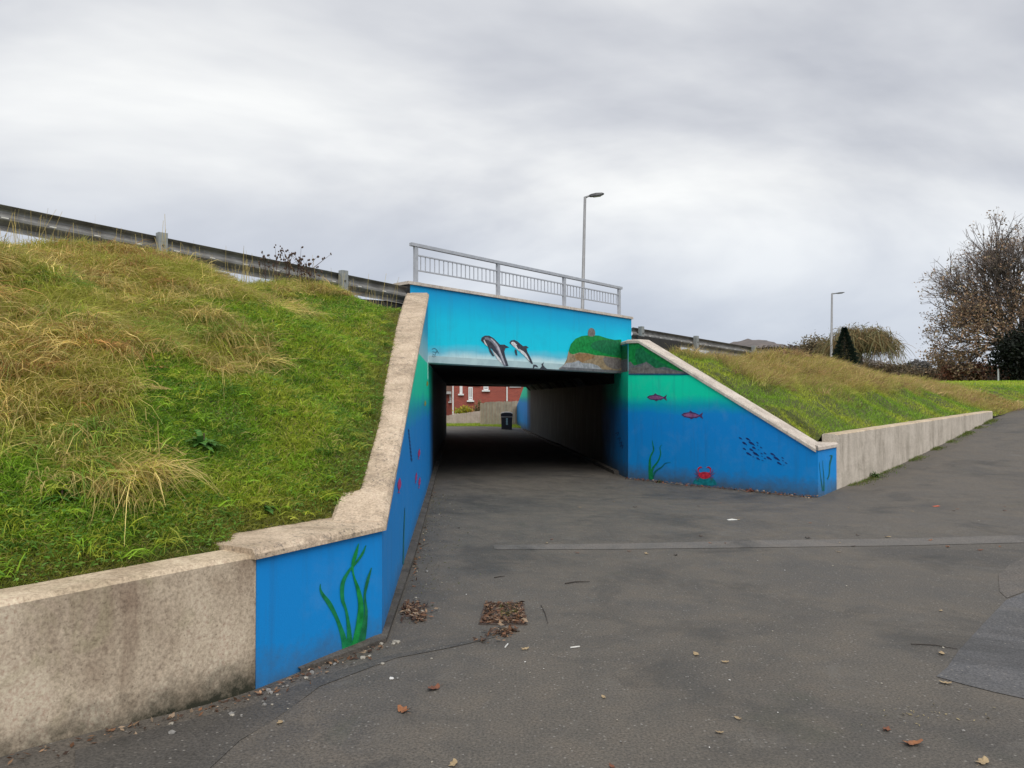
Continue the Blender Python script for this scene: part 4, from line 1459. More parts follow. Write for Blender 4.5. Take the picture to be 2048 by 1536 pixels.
keep = vis_keep(cp)
lnb = (np.repeat(csz, K) * (.7 + .7 * g.random(n)))
tag(blade_mesh('grass_tussocks', cp[keep], dirn[keep], lnb[keep], (.0050 + .0035 * g.random(n))[keep], (.5 + .5 * g.random(n))[keep], colb[keep], 3, M['grass'], g, sag=np.array([NN[0] * .25, NN[1] * .25, -1.0])),
    'long dry tussock grass covering the upper left embankment', 'grass', kind='stuff')

# medium green tufts that break up the lawn
g = np.random.default_rng(36)
cen, _ = sample(PL, 1500, near_w, 12)
cen = cen[(g.random(len(cen)) > tallness_left(cen)) & (np.minimum(dist_poly(cen, wall_line), dist_poly(cen, wing_line)) > .07)]
K = 30; nc = len(cen); n = nc * K
cp = np.repeat(cen, K, 0) + np.concatenate([g.normal(0, .045, (n, 2)), np.zeros((n, 1))], 1)
pal = np.stack([GREEN_D * 1.1, GREEN, GREEN * 1.15, LIME * .9, OLIVE * 1.1])
colb = np.repeat(pal[g.integers(0, 5, nc)], K, 0) * cj(g, n, .22)
dirn = g.normal(0, .55, (n, 3)); dirn[:, 2] = .9; dirn += np.repeat(g.normal(0, .3, (nc, 3)), K, 0) * np.array([1, 1, 0]) + np.array([*(NN * .3), 0])
lnb = np.repeat(.09 + .13 * g.random(nc) ** 1.5, K) * (.6 + .7 * g.random(n))
tag(blade_mesh('grass_tufts', cp, dirn, lnb, .0055 + .004 * g.random(n), .5 + .4 * g.random(n), colb, 3, M['grass'], g),
    'uneven green grass tufts in the short left grass', 'grass', kind='stuff')

# broad small leaves (clover, dandelion) among the short grass
g = np.random.default_rng(41)
p, nr = sample(PL, 40000, near_w, 3)
tl = tallness_left(p)
m_ = (g.random(len(p)) > tl * .9) & vis_keep(p) & (nz(p, 3.0, 4.0) > .42)
p = p[m_]; n = len(p)
dirn = g.normal(0, 1, (n, 3)); dirn[:, 2] = .35 + .5 * g.random(n)
col = mixc(np.tile(np.array([.11, .25, .03]), (n, 1)), np.tile(np.array([.19, .32, .06]), (n, 1)), g.random(n)) * cj(g, n, .2)
p = p + np.array([0, 0, 1.0]) * (.02 + .05 * g.random(n))[:, None]
tag(blade_mesh('weed_leaves', p, dirn, np.maximum(.016 + .028 * g.random(n) ** 2, 0), .007 + .009 * g.random(n), .3 + .3 * g.random(n), col, 2, M['grass'], g, tipw=.3),
    'low broad green weed leaves among the short left grass', 'weeds', kind='stuff')

# thin seed stalks on the crest
g = np.random.default_rng(51)
N_ = 320
tt_ = g.uniform(-4.9, -1.2, N_)
pp = np.array([[*(fac(t) + NN * (.5 + abs(g.normal(0, .45)))), road_z(t) - .02] for t in tt_])
dirn = g.normal(0, .13, (N_, 3)); dirn[:, 2] = 1
hh = .22 + .36 * g.random(N_) ** 1.8
tag(blade_mesh('grass_stalks', pp, dirn, hh, np.full(N_, .0042), .05 + .15 * g.random(N_), np.tile(STRAW * .8, (N_, 1)) * cj(g, N_, .2), 4, M['grass'], g, tipw=.9),
    'thin dry grass stalks standing along the left crest', 'grass', kind='stuff')

# right bank
WNG_R = [inner_r[1], inner_r[2], inner_r[3], wall_in_r[0], wall_in_r[1]]


def tall_right(p):
    dg = dist_poly(p, WNG_R)
    nn_ = nz(p, .9, 3.0) - .5
    s = (p[:, :2] - Ep) @ D
    thr_ = 1.5 - .75 * sstep(((p[:, :2] - Ep) @ D - 1.0) / 4)
    a = sstep((dg - thr_ + nn_ * 1.5) / .9)
    fade = 1 - sstep((s - 16 + nn_ * 5) / 4)
    lead = sstep((s + 2.2 + nn_) / 2.2)
    return a * fade * lead


g = np.random.default_rng(61)
p, nr = sample(PRr, 140000, near_w, 4)
p = p[vis_keep(p)]; n = len(p)
dist = np.linalg.norm(p - CAM, axis=1)
tl = tall_right(p)
a1 = nz(p, 1.1, 5.0)
col = mixc(np.tile(GREEN * np.array([1.05, 1.05, 1.2]), (n, 1)), np.tile(LIME, (n, 1)), sstep((a1 - .3) / .5))
col = mixc(col, np.tile(GREEN_D, (n, 1)), (g.random(n) < .25) * .7)
tan = np.tile(np.array([.58, .43, .19]), (n, 1))
tcol = mixc(tan, np.tile(OLIVE, (n, 1)), (g.random(n) < .35 + .3 * (nz(p, 1.4, 8.0) - .5)) * .8)
tcol = mixc(tcol, np.tile(RUST * .9, (n, 1)), (g.random(n) < .18) * .8)
col = mixc(col, tcol, tl * .95) * cj(g, n, .2)
ln = (.09 + .08 * g.random(n)) * (1 + 2.6 * tl * (.6 + .6 * g.random(n)))
dirn = g.normal(0, .45, (n, 3)); dirn[:, 2] = 1.0
dirn += np.array([*(NN * .4), 0]) * tl[:, None]
wd = np.maximum(.006, dist * .00042) * (.7 + .6 * g.random(n))
tag(blade_mesh('grass_bank', p, dirn, ln, wd, .3 + .4 * g.random(n), col, 2, M['grass'], g),
    'green and tawny grass on the right-hand embankment', 'grass', kind='stuff')
# taller tawny clumps and dark weeds on the right crest
g = np.random.default_rng(62)
cen, _ = sample(PRr, 1700, near_w, 5)
cen = cen[(g.random(len(cen)) < tall_right(cen) * .95) & vis_keep(cen)]
K = 26; nc = len(cen)
cp = np.repeat(cen, K, 0) + np.concatenate([g.normal(0, .13, (nc * K, 2)), np.zeros((nc * K, 1))], 1)
n = nc * K
pal = np.stack([np.array([.60, .44, .21]), np.array([.52, .36, .17]), np.array([.36, .33, .10]), np.array([.34, .20, .12])])
colb = np.repeat(pal[np.clip((nz(cen, .8, 6.0) * 4.4 + g.normal(0, .9, nc)).astype(int), 0, 3)], K, 0) * cj(g, n, .25) * np.repeat(cj(g, nc, .28), K, 0)
dirn = g.normal(0, .4, (n, 3)); dirn[:, 2] = 1; dirn += np.array([*(NN * .2), 0]) + np.repeat(g.normal(0, .45, (nc, 3)), K, 0) * np.array([1, 1, 0])
dist = np.linalg.norm(cp - CAM, axis=1)
tag(blade_mesh('grass_tawny', cp, dirn, np.repeat(.18 + .4 * g.random(nc) ** 1.5, K) * (.7 + .6 * g.random(n)), np.maximum(.006, dist * .0004), .3 + .4 * g.random(n), colb, 3, M['grass'], g),
    'tall tawny autumn grass on the right embankment crest', 'grass', kind='stuff')

# verges beyond the tunnel and green field to the right (short blades)
g = np.random.default_rng(63)
n = 16000
x = g.uniform(-7, 1.8, n); y = g.uniform(45.0, 49.5, n)
p = np.stack([x, y, field_h(x, y)], 1)
col = mixc(np.tile(GREEN, (n, 1)), np.tile(OLIVE, (n, 1)), g.random(n)) * cj(g, n, .2)
dirn = g.normal(0, .4, (n, 3)); dirn[:, 2] = 1
tag(blade_mesh('grass_verge', p, dirn, .08 + .14 * g.random(n), np.full(n, .02), .3 * np.ones(n), col, 2, M['grass'], g),
    'grass verge at the foot of the fences beyond the tunnel', 'grass', kind='stuff')
n = 45000
th = np.arctan(g.uniform((1560 - 1024) / F, (2110 - 1024) / F, n)); rr_ = 24 + 46 * g.random(n) ** 1.2
x = rr_ * np.sin(th); y = rr_ * np.cos(th)
p = np.stack([x, y, field_h(x, y)], 1)
col = mixc(np.tile(GREEN * 1.25, (n, 1)), np.tile(LIME * 1.05, (n, 1)), nz(p, .35, 3.0)) * cj(g, n, .15)
dirn = g.normal(0, .5, (n, 3)); dirn[:, 2] = 1
tag(blade_mesh('grass_field', p, dirn, .10 + .1 * g.random(n), rr_ * .0006, .3 * np.ones(n), col, 2, M['grass'], g),
    'bright green grass of the far field at the right', 'grass', kind='stuff')
# weedy fringe along the foot of the right-hand retaining wall
g = np.random.default_rng(64)
n = 5200
s = g.random(n) ** .8 * 13.0
off = np.abs(g.normal(0, .10, n)) + .01
clump = nz(np.stack([s * 2.2, s * .3], 1), 1.0, 2.0)
k_ = (g.random(n) < sstep((clump - .3) / .4)) 
s, off = s[k_], off[k_]; n = len(s); clump = clump[k_]
q = Ep[None] + D[None] * s[:, None] + NN[None] * off[:, None]
p = np.stack([q[:, 0], q[:, 1], ground(q[:, 0], q[:, 1])], 1)
col = mixc(np.tile(GREEN_D * 1.1, (n, 1)), np.tile(np.array([.20, .17, .07]), (n, 1)), g.random(n)) * cj(g, n, .25)
dirn = g.normal(0, .6, (n, 3)); dirn[:, 2] = 1
tag(blade_mesh('weed_fringe', p, dirn, (.03 + .07 * g.random(n)) * (.5 + clump), np.full(n, .009), .4 * np.ones(n), col, 2, M['grass'], g),
    'weedy green fringe along the foot of the right retaining wall', 'weeds', kind='stuff')

# grass hanging over the left wall top edge
# ------------------------------------------------------------------ single plants
def leaf_plant(name, label, cat, base, nleaf, ln, wd, colr, seed, up=.7, group=None, stem=True):
    g = np.random.default_rng(seed)
    root = thing(name, label, cat, base, group)
    p = np.tile(np.array(base), (nleaf, 1)) + np.concatenate([g.normal(0, ln * .18, (nleaf, 2)), np.abs(g.normal(0, ln * .1, (nleaf, 1)))], 1)
    dirn = g.normal(0, .8, (nleaf, 3)); dirn[:, 2] = up
    col = np.tile(np.array(colr), (nleaf, 1)) * cj(g, nleaf, .2)
    n = nleaf; segs = 4
    d = dirn / np.linalg.norm(dirn, axis=1, keepdims=True)
    side = np.cross(d, np.array([0, 0, 1.0])); side /= np.linalg.norm(side, axis=1, keepdims=True)
    L_ = ln * (.6 + .6 * g.random(n))
    V = np.zeros((n, segs + 1, 2, 3))
    prof = [.25, .8, 1.0, .75, .05]
    for k in range(segs + 1):
        s_ = k / segs
        c = p + d * (L_ * s_)[:, None] + np.array([0, 0, -1.]) * (.55 * L_ * s_ * s_)[:, None]
        V[:, k, 0] = c - side * wd * prof[k] / 2; V[:, k, 1] = c + side * wd * prof[k] / 2
    base_i = np.arange(n) * (segs + 1) * 2
    Q = np.concatenate([np.stack([base_i + 2 * k, base_i + 2 * k + 1, base_i + 2 * k + 3, base_i + 2 * k + 2], 1) for k in range(segs)])
    quads_mesh('leaves', V.reshape(-1, 3), Q, M['foliage'], root, np.repeat(col, (segs + 1) * 2, 0), True)
    if stem:
        mb = MB(); mb.tube([np.array(base) - np.array([0, 0, .03]), np.array(base) + np.array([.01, 0, ln * .5])], [.008, .004], 6); mb.build('stem', M['drybrown'], root)
    return root


def surf_hit(px, py, Pn):
    """first point of a loft surface seen through a pixel (nearest sample to the ray)"""
    d = ray(px, py); d = d / np.linalg.norm(d)
    Q = Pn.reshape(-1, 3) - CAM
    tt2 = Q @ d
    e2 = np.linalg.norm(Q - tt2[:, None] * d, axis=1)
    ok = e2 < .16
    if not ok.any(): i = int(np.argmin(e2))
    else: i = int(np.argmin(np.where(ok, tt2, 1e9)))
    return Q[i] + CAM


b0 = surf_hit(425, 870, PL)
leaf_plant('dock_plant', 'dark broad-leaved dock plant low on the left grass bank', 'plant', b0, 26, .20, .05, (.09, .22, .045), 5)
b0 = surf_hit(560, 985, PL)
leaf_plant('dock_plant', 'smaller green leafy weed on the bank above the blue panel', 'plant', b0, 16, .12, .035, (.07, .18, .03), 6)
b0 = surf_hit(180, 985, PL)
leaf_plant('dock_plant', 'green leafy weed low at the left edge of the bank', 'plant', b0, 18, .16, .045, (.075, .19, .03), 8)


def dry_weed(label, base, h, seed):
    g = np.random.default_rng(seed)
    root = thing('dry_weed', label, 'plant', base, 'dead weed stems on the left crest')
    base = np.array(base)
    mb = MB(); hd = MB()
    top = base + np.array([g.normal(0, .05), g.normal(0, .05), h])
    mb.tube([base, base * .5 + top * .5 + np.array([g.normal(0, .015), 0, 0]), top], [.006, .004, .002], 4)
    ends = [top]
    for k in range(6):
        s_ = .45 + .5 * g.random()
        a = base + (top - base) * s_
        b_ = a + np.array([g.normal(0, .09), g.normal(0, .09), .10 + .12 * g.random()])
        mb.tube([a, b_], [.003, .0018], 3)
        ends.append(b_)
    for e_ in ends:
        for _ in range(2):
            c = e_ + g.normal(0, .012, 3)
            r_ = .011 + .006 * g.random()
            hd.tube([c - np.array([0, 0, r_]), c, c + np.array([0, 0, r_])], [r_ * .4, r_, r_ * .3], 5)
    mb.build('stem', M['drybrown'], root); hd.build('seed_heads', M['drybrown'], root)
    return root


g = np.random.default_rng(71)
wpx = [(487, 'leftmost dark dead weed stem on the left crest'), (497, None), (512, None), (522, None), (531, None), (541, None), (549, None), (560, None), (569, None), (578, None), (590, 'rightmost dark dead weed stem on the left crest'), (527, None), (553, None)]
for i, (px, lb) in enumerate(wpx):
    t = t_of_px(px)
    q = fac(t) + NN * (.55 + .25 * g.random())
    dry_weed(lb or 'dark dead weed stem with seed heads in the cluster on the left crest', (*q, road_z(t) - .02), .50 + .22 * g.random() - .12 * abs(px - 535) / 55, 700 + i)

# ------------------------------------------------------------------ trees and bushes in the distance
def seg_mesh(name, S, mat, parent, sides=4):
    """S: array n x 8 (p0, p1, r0, r1) -> thin prisms in one mesh"""
    S = np.array(S, float)
    p0, p1, r0, r1 = S[:, :3], S[:, 3:6], S[:, 6], S[:, 7]
    d = p1 - p0; d /= np.linalg.norm(d, axis=1, keepdims=True) + 1e-9
    ref = np.where(np.abs(d[:, 2:3]) < .9, np.array([[0, 0, 1.]]), np.array([[1., 0, 0]]))
    a = np.cross(d, ref); a /= np.linalg.norm(a, axis=1, keepdims=True) + 1e-9
    b_ = np.cross(d, a)
    n = len(S)
    V = np.zeros((n, 2, sides, 3))
    for k in range(sides):
        an = 2 * math.pi * k / sides
        v = math.cos(an) * a + math.sin(an) * b_
        V[:, 0, k] = p0 + v * r0[:, None]; V[:, 1, k] = p1 + v * r1[:, None]
    bs = np.arange(n) * 2 * sides
    Q = np.concatenate([np.stack([bs + k, bs + (k + 1) % sides, bs + sides + (k + 1) % sides, bs + sides + k], 1) for k in range(sides)])
    return quads_mesh(name, V.reshape(-1, 3), Q, mat, parent)


def grow(g, p, d, ln, r, depth, S, tips, spread=.55, upb=.12, ratio=.76, kids=3):
    nseg = 2
    q = p
    for k in range(nseg):
        d2 = d + g.normal(0, .10, 3) + np.array([0, 0, upb * .4]); d2 /= np.linalg.norm(d2)
        q2 = q + d2 * ln / nseg
        S.append((*q, *q2, r * (1 - .3 * k / nseg), r * (1 - .3 * (k + 1) / nseg)))
        q, d = q2, d2
    if depth == 0:
        tips.append((q, d)); return
    for k in range(kids + (g.random() < .3)):
        v = g.normal(0, 1, 3); v -= d * np.dot(v, d); v /= np.linalg.norm(v)
        sp = spread * (.5 + .9 * g.random())
        nd = d * math.cos(sp) + v * math.sin(sp) + np.array([0, 0, upb])
        nd /= np.linalg.norm(nd)
        grow(g, q, nd, ln * ratio * (.8 + .4 * g.random()), r * .62, depth - 1, S, tips, spread, upb, ratio, kids)


def leaf_cloud(name, cen, g, size, pal, parent, flat=.5, mat='foliage'):
    n = len(cen)
    a = g.normal(0, 1, (n, 3)); a /= np.linalg.norm(a, axis=1, keepdims=True)
    b_ = g.normal(0, 1, (n, 3)); b_ -= a * np.sum(a * b_, 1, keepdims=True); b_ /= np.linalg.norm(b_, axis=1, keepdims=True)
    sz = size * (.6 + .8 * g.random(n))[:, None]
    V = np.stack([cen - a * sz, cen + b_ * sz * flat, cen + a * sz, cen - b_ * sz * flat], 1)
    bs = np.arange(n) * 4
    Q = np.stack([bs, bs + 1, bs + 2, bs + 3], 1)
    col = np.array(pal)[g.integers(0, len(pal), n)] * cj(g, n, .22)
    return quads_mesh(name, V.reshape(-1, 3), Q, M[mat], parent, np.repeat(col, 4, 0))


# big half-bare tree on the right
g = np.random.default_rng(83)
tb = np.array([(2052 - 1024) / F * 60, 60.0, 2.4])
BT = thing('broadleaf_tree', 'big half-bare autumn tree with rusty leaves at the right edge', 'tree', tb)
S, tips = [], []
trunk = [(*tb, *(tb + np.array([0, 0, 2.2])), .55, .45)]
seg_mesh('trunk', trunk + [(*(tb + np.array([0, 0, 2.2])), *(tb + np.array([.1, 0, 3.4])), .45, .36)], M['bark'], BT, 8)
tp = tb + np.array([.1, 0, 3.0])
for k in range(11):
    an = k * 2.399 + g.normal(0, .2)
    tilt = [.12, .5, .95, .7, 1.05, .35, .85, .3, 1.15, .6, 1.25][k]
    dv = np.array([math.cos(an) * math.sin(tilt), math.sin(an) * math.sin(tilt), math.cos(tilt)])
    grow(g, tp - np.array([0, 0, .9 * g.random()]), dv, (3.15 - .5 * (tilt > .9) + .35 * (tilt < .4)) * .80, .17, 4, S, tips, .55, .10, .77, 3)
# two explicit limbs reaching left
for dv, ln in ((np.array([-.95, -.1, .55]), 3.1), (np.array([-.9, .1, .95]), 3.2), (np.array([-1., -.2, .12]), 2.6), (np.array([-.45, -.1, 1.]), 3.5)):
    grow(g, tp, dv / np.linalg.norm(dv), ln * .80, .17, 4, S, tips, .46, .10, .78, 3)
for dv, ln in ((np.array([-1., -.3, .05]), 2.5), (np.array([-.8, -.8, .0]), 2.3), (np.array([-.9, .4, .1]), 2.4), (np.array([-.3, -1., .1]), 2.2)):
    grow(g, tp, dv / np.linalg.norm(dv), ln, .13, 4, S, tips, .5, -.03, .74, 3)
seg_mesh('branches', S, M['bark'], BT, 4)
tw = []
tipp = []
for (q, d) in tips:
    for k in range(4):
        v = d + g.normal(0, .6, 3); v[2] += .1; v /= np.linalg.norm(v)
        e_ = q + v * (.4 + .5 * g.random())
        tw.append((*q, *e_, .014, .008)); tipp.append(e_)
seg_mesh('twigs', tw, M['twig'], BT, 3)
tipp = np.array(tipp)
hrel = (tipp[:, 2] - tb[2]) / 11.0
keep = g.random(len(tipp)) < np.clip(1.35 - 1.5 * hrel, .12, 1.0)
tp2 = tipp[keep]
lc = np.repeat(tp2, 5, 0) + g.normal(0, .17, (len(tp2) * 5, 3))
leaf_cloud('leaves', lc, g, .085, [(.38, .24, .14), (.30, .19, .115), (.42, .29, .18), (.23, .16, .095), (.24, .20, .11)], BT, .6)


def bush(name, label, cat, base, size, nl, leaf, pal, seed, group=None, stems=True, shape=None):
    """size = half extents; clumped cloud of small leaf faces plus visible stems"""
    g = np.random.default_rng(seed)
    base = np.array(base, float)
    root = thing(name, label, cat, base, group)
    ncl = max(14, nl // 60)
    u = g.normal(0, 1, (ncl, 3)); u /= np.linalg.norm(u, axis=1, keepdims=True)
    u *= (g.random(ncl) ** .4)[:, None]
    cc = base + np.array([0, 0, size[2]]) + u * np.array(size) * .82
    if shape is not None:
        z_ = np.clip((cc[:, 2] - base[2]) / (2 * size[2]), 0, 1)
        s_ = np.interp(z_, *shape)
        cc[:, :2] = base[:2] + (cc[:, :2] - base[:2]) * s_[:, None]
    k = nl // ncl
    pts = np.repeat(cc, k, 0) + g.normal(0, 1, (ncl * k, 3)) * np.array(size) * .20
    pts = pts[pts[:, 2] > base[2] - .05]
    leaf_cloud('foliage', pts, g, leaf, pal, root, .6)
    if stems:
        S = []
        for c in cc[:60]:
            mid_ = base * .6 + c * .4 + g.normal(0, .1, 3) * size[0] * .3
            S.append((*base, *mid_, .05 * size[2] * .6, .03 * size[2] * .6)); S.append((*mid_, *c, .03 * size[2] * .6, .012 * size[2]))
        seg_mesh('stems', S, M['bark'], root, 4)
    return root


def fx(px, d): return (px - 1024) / F * d


def zf(py, d): return float(at(1024, py, d)[2])


bush('evergreen_shrub', 'dark evergreen shrub under the big tree at the right edge', 'shrub', (fx(2052, 52), 52, zf(772, 52)), (2.5, 1.4, 2.0), 9000, .11, [(.006, .010, .006), (.010, .016, .008), (.008, .010, .006)], 91)
bush('hedge', 'rusty reddish hedge in front of the big tree', 'hedge', (fx(1945, 59), 59, zf(768, 59)), (2.6, 1.2, .85), 6500, .10, [(.21, .085, .05), (.16, .07, .045), (.26, .11, .06), (.12, .07, .05)], 92)
bush('hedge', 'brown twiggy hedge at the foot of the big tree', 'hedge', (fx(2005, 61), 61, zf(768, 61)), (2.2, 1.0, .8), 4500, .10, [(.12, .07, .055), (.16, .085, .06), (.09, .06, .05)], 93)
bush('hedge', 'low brown hedge between the willow and the rusty hedge', 'hedge', (fx(1870, 75), 75, zf(764, 75)), (4.2, 1.2, .75), 5000, .12, [(.15, .11, .075), (.19, .14, .085), (.11, .095, .06)], 94)
bush('hedge', 'brown hedge under the weeping willow branches', 'hedge', (fx(1770, 90), 90, zf(768, 90)), (5.2, 1.2, 1.25), 5500, .13, [(.15, .11, .075), (.19, .14, .085), (.11, .095, .06)], 101)
bush('hedge', 'brown hedge behind the foot of the dark conifer', 'hedge', (fx(1690, 92), 92, zf(752, 92)), (5.0, 1.2, 1.1), 4500, .13, [(.17, .12, .08), (.13, .10, .065)], 102)
# willow: arching limbs with hanging strands
g = np.random.default_rng(96)
wb = np.array([fx(1720, 86), 86.0, zf(738, 86)])
WT = thing('willow_tree', 'olive-brown weeping willow behind the dark conifer', 'tree', wb)
S, strands = [], []
seg_mesh('trunk', [(*wb, *(wb + np.array([0, 0, 2.0])), .35, .28)], M['bark'], WT, 8)
for k in range(110):
    an = g.random() * 2 * math.pi; r_ = math.sqrt(g.random())
    ex, ey = math.cos(an) * r_ * 3.9, math.sin(an) * r_ * 3.0
    ez = 4.55 * (1 - .36 * r_ ** 2.4) * (.86 + .16 * g.random())
    tpn = wb + np.array([ex, ey, ez])
    mid_ = wb + np.array([ex * .45, ey * .45, ez * .8])
    S += [(*(wb + np.array([0, 0, 1.8])), *mid_, .10, .05), (*mid_, *tpn, .05, .02)]
    for j in range(34):
        st = tpn + g.normal(0, .45, 3) * np.array([1, 1, .8])
        strands.append((st, (.35 + 1.5 * g.random() ** 1.6) * (.6 + .6 * r_), np.array([ex, ey, 0]) * .05))
seg_mesh('branches', S, M['bark'], WT, 4)
n = len(strands)
p = np.array([s[0] for s in strands]); ln = np.array([s[1] for s in strands])
dirn = np.array([s[2] for s in strands]) + g.normal(0, .25, (n, 3)); dirn[:, 2] -= .35
col = np.array([(.235, .175, .085), (.20, .175, .08), (.175, .175, .085), (.26, .17, .08)])[g.integers(0, 4, n)] * cj(g, n, .2)
blade_mesh('foliage', p, dirn, ln, np.full(n, .055), np.full(n, .5), col * cj(g, n, .25), 4, M['foliage'], g, tipw=.5, parent=WT)
lc = p[g.integers(0, n, 5000)] + g.normal(0, .25, (5000, 3)) - np.array([0, 0, 1.]) * (1.2 * g.random(5000))[:, None]
leaf_cloud('leaves', lc, g, .10, [(.24, .18, .08), (.19, .17, .08), (.27, .18, .09)], WT, .35)
bush('willow_shrub', 'thin olive willow scrub left of the distant street lamp', 'shrub', (fx(1630, 96), 96, zf(738, 96)), (2.6, 2, 2.3), 4000, .13, [(.20, .16, .10), (.16, .135, .085)], 97)
# conifer
g = np.random.default_rng(98)
cb = np.array([fx(1690, 76), 76.0, zf(734, 76)])
CT = thing('conifer_tree', 'small dark conical conifer beside the distant street lamp', 'tree', cb)
H_ = 4.0
seg_mesh('trunk', [(*cb, *(cb + np.array([0, 0, H_ * .96])), .09, .015)], M['bark'], CT, 6)
n = 9000
z_ = g.random(n) ** 1.25
rad = np.interp(z_, [0, .12, .35, .7, 1], [1.02, 1.18, .95, .45, .04]) * (.55 + .5 * g.random(n) ** .5) * (1 + .13 * np.sin(z_ * 60 + g.random(n)))
an = g.random(n) * 2 * math.pi
p = cb + np.stack([np.cos(an) * rad, np.sin(an) * rad, z_ * H_], 1)
dirn = np.stack([np.cos(an), np.sin(an), np.full(n, .35)], 1) + g.normal(0, .3, (n, 3))
col = np.array([(.010, .022, .014), (.015, .03, .017), (.008, .016, .011)])[g.integers(0, 3, n)] * cj(g, n, .2)
blade_mesh('foliage', p, dirn, .12 + .16 * g.random(n), np.full(n, .05), np.full(n, .25), col, 2, M['foliage'], g, tipw=.3, parent=CT)
# grey distant trees
for i, (px, py, d_, sx, sz, lb) in enumerate(((1836, 745, 190, 3.4, 2.4, 'small grey rounded tree far off above the low hedge'), (1808, 748, 210, 2.2, 1.6, 'tiny grey tree far off beside the rounded one'),
                                             (1600, 716, 260, 16, 3.4, 'long dark brown tree line below the far hill'), (1660, 722, 230, 12, 3.2, 'brown tree line behind the distant lamp and conifer'),
                                             (1545, 702, 250, 9, 1.7, 'dark far thicket on the skyline left of the lamp'))):
    pal = [(.15, .14, .135), (.12, .115, .11), (.18, .165, .15)] if i < 2 else ([(.12, .095, .075), (.09, .075, .06), (.15, .115, .09)] if i < 4 else [(.035, .035, .03), (.06, .05, .045)])
    bush('far_tree', lb, 'trees' if i > 1 else 'tree', (fx(px, d_), d_, zf(py + 12, d_)), (sx, 3, sz), 3500, .35, pal, 110 + i, stems=False)
# reddish scrub on the right crest
g = np.random.default_rng(120)
for i, (px, lb) in enumerate(((1492, 'reddish dry weed clump on the right crest, left one'), (1518, 'reddish dry weed clump on the right crest, middle one'), (1545, 'reddish dry weed clump on the right crest, right one'))):
    t = t_of_px(px)
    q = fac(t) + NN * 1.0
    bush('scrub_clump', lb, 'scrub', (*q, road_z(t) - .1), (.42, .4, .34), 700, .035, [(.20, .11, .075), (.26, .15, .09), (.15, .09, .06)], 130 + i, 'scrub clumps on the right crest')

# far hill
xs_ = np.linspace(fx(1400, 620), fx(1800, 620), 60)
V, Fc = [], []
prof_px = [(1400, 712), (1440, 690), (1470, 678), (1490, 674), (1515, 680), (1545, 687), (1600, 690), (1640, 700), (1700, 716), (1800, 735)]
g = np.random.default_rng(140)
for j, yy in enumerate(np.linspace(-1, 1, 15)):
    for i, x in enumerate(xs_):
        px = 1024 + F * x / 620
        top = zf(np.interp(px, [a for a, _ in prof_px], [b for _, b in prof_px]), 620)
        base_ = 4.0
        z = base_ + (top - base_) * math.cos(yy * math.pi / 2) ** .8 + 2.6 * mnoise.noise(Vector((x * .35, yy * 19, 2))) - 2.2
        V.append((x, 620 + yy * 140, z))
nx = len(xs_)
for j in range(14):
    for i in range(nx - 1):
        a = j * nx + i
        Fc.append((a, a + 1, a + nx + 1, a + nx))
tag(mob('hill', V, Fc, M['hill'], None, True), kind='structure')

# white marker post in the field
b0 = np.array([fx(1997, 52), 52.0, zf(772, 52)])
mb = MB(); mb.tube([b0 - np.array([0, 0, .3]), b0 + np.array([0, 0, 1.15])], [.055, .05], 8)
mb.tube([b0 + np.array([0, 0, 1.15]), b0 + np.array([0, 0, 1.2])], [.06, .02], 8)
tag(mb.build('marker_post', M['upvc']), 'thin white post standing in front of the big tree', 'post')

# ------------------------------------------------------------------ beyond the tunnel: houses, fences, bin
HD = 56.0
hp = lambda px, py, d=HD: at(px, py, d)
HS = thing('brick_house', 'red brick house with white windows seen through the tunnel', 'house', (fx(970, HD), HD, 0))
x0, x1 = fx(903, HD), fx(1075, HD)
mb = MB(); mb.box(((x0 + x1) / 2, HD + 3.5, 2.6), x1 - x0, 7, 6.2); mb.build('wall', M['brick'], HS)
mb = MB()
mb.add([(x0 - .3, HD - .35, 5.6), (x1 + .3, HD - .35, 5.6), (x1 + .3, HD + 3.5, 8.2), (x0 - .3, HD + 3.5, 8.2), (x0 - .3, HD + 7.35, 5.6), (x1 + .3, HD + 7.35, 5.6), (x0 - .3, HD - .35, 5.48), (x1 + .3, HD - .35, 5.48)],
       [(0, 1, 2, 3), (3, 2, 5, 4), (6, 7, 1, 0), (0, 3, 4), (1, 5, 2)])
mb.build('roof', M['rooftile'], HS)


def window(px0, px1, py0, py1, mull=1, trans=None, parent=HS, d=HD):
    a, b_ = hp(px0, py1, d), hp(px1, py0, d)
    w, h = b_[0] - a[0], b_[2] - a[2]
    c = (a + b_) / 2
    mb = MB()
    f = .085
    for (cx_, cz, sx, sz) in ((c[0], b_[2] - f / 2, w, f), (c[0], a[2] + f / 2, w, f), (a[0] + f / 2, c[2], f, h - 2 * f), (b_[0] - f / 2, c[2], f, h - 2 * f)):
        mb.box((cx_, d - .03, cz), sx, .08, sz)
    for k in range(mull): mb.box((a[0] + w * (k + 1) / (mull + 1), d - .028, c[2]), f * .8, .07, h - 2 * f)
    if trans: mb.box((c[0], d - .029, a[2] + h * trans), w - 2 * f, .072, f)
    wo = mb.build('window', M['upvc'], parent)
    xsn = np.linspace(a[0] + f, b_[0] - f, mull + 2)
    for l, r_ in zip(xsn[:-1], xsn[1:]):
        mb = MB(); mb.box(((l + r_) / 2, d - .01, c[2]), r_ - l - .04, .03, h - 2 * f - .01); mb.build('pane', M['glass'], wo)
    mb = MB(); mb.box((c[0], d - .08, a[2] - .06), w + .22, .18, .11); mb.build('sill', M['upvc'], wo)


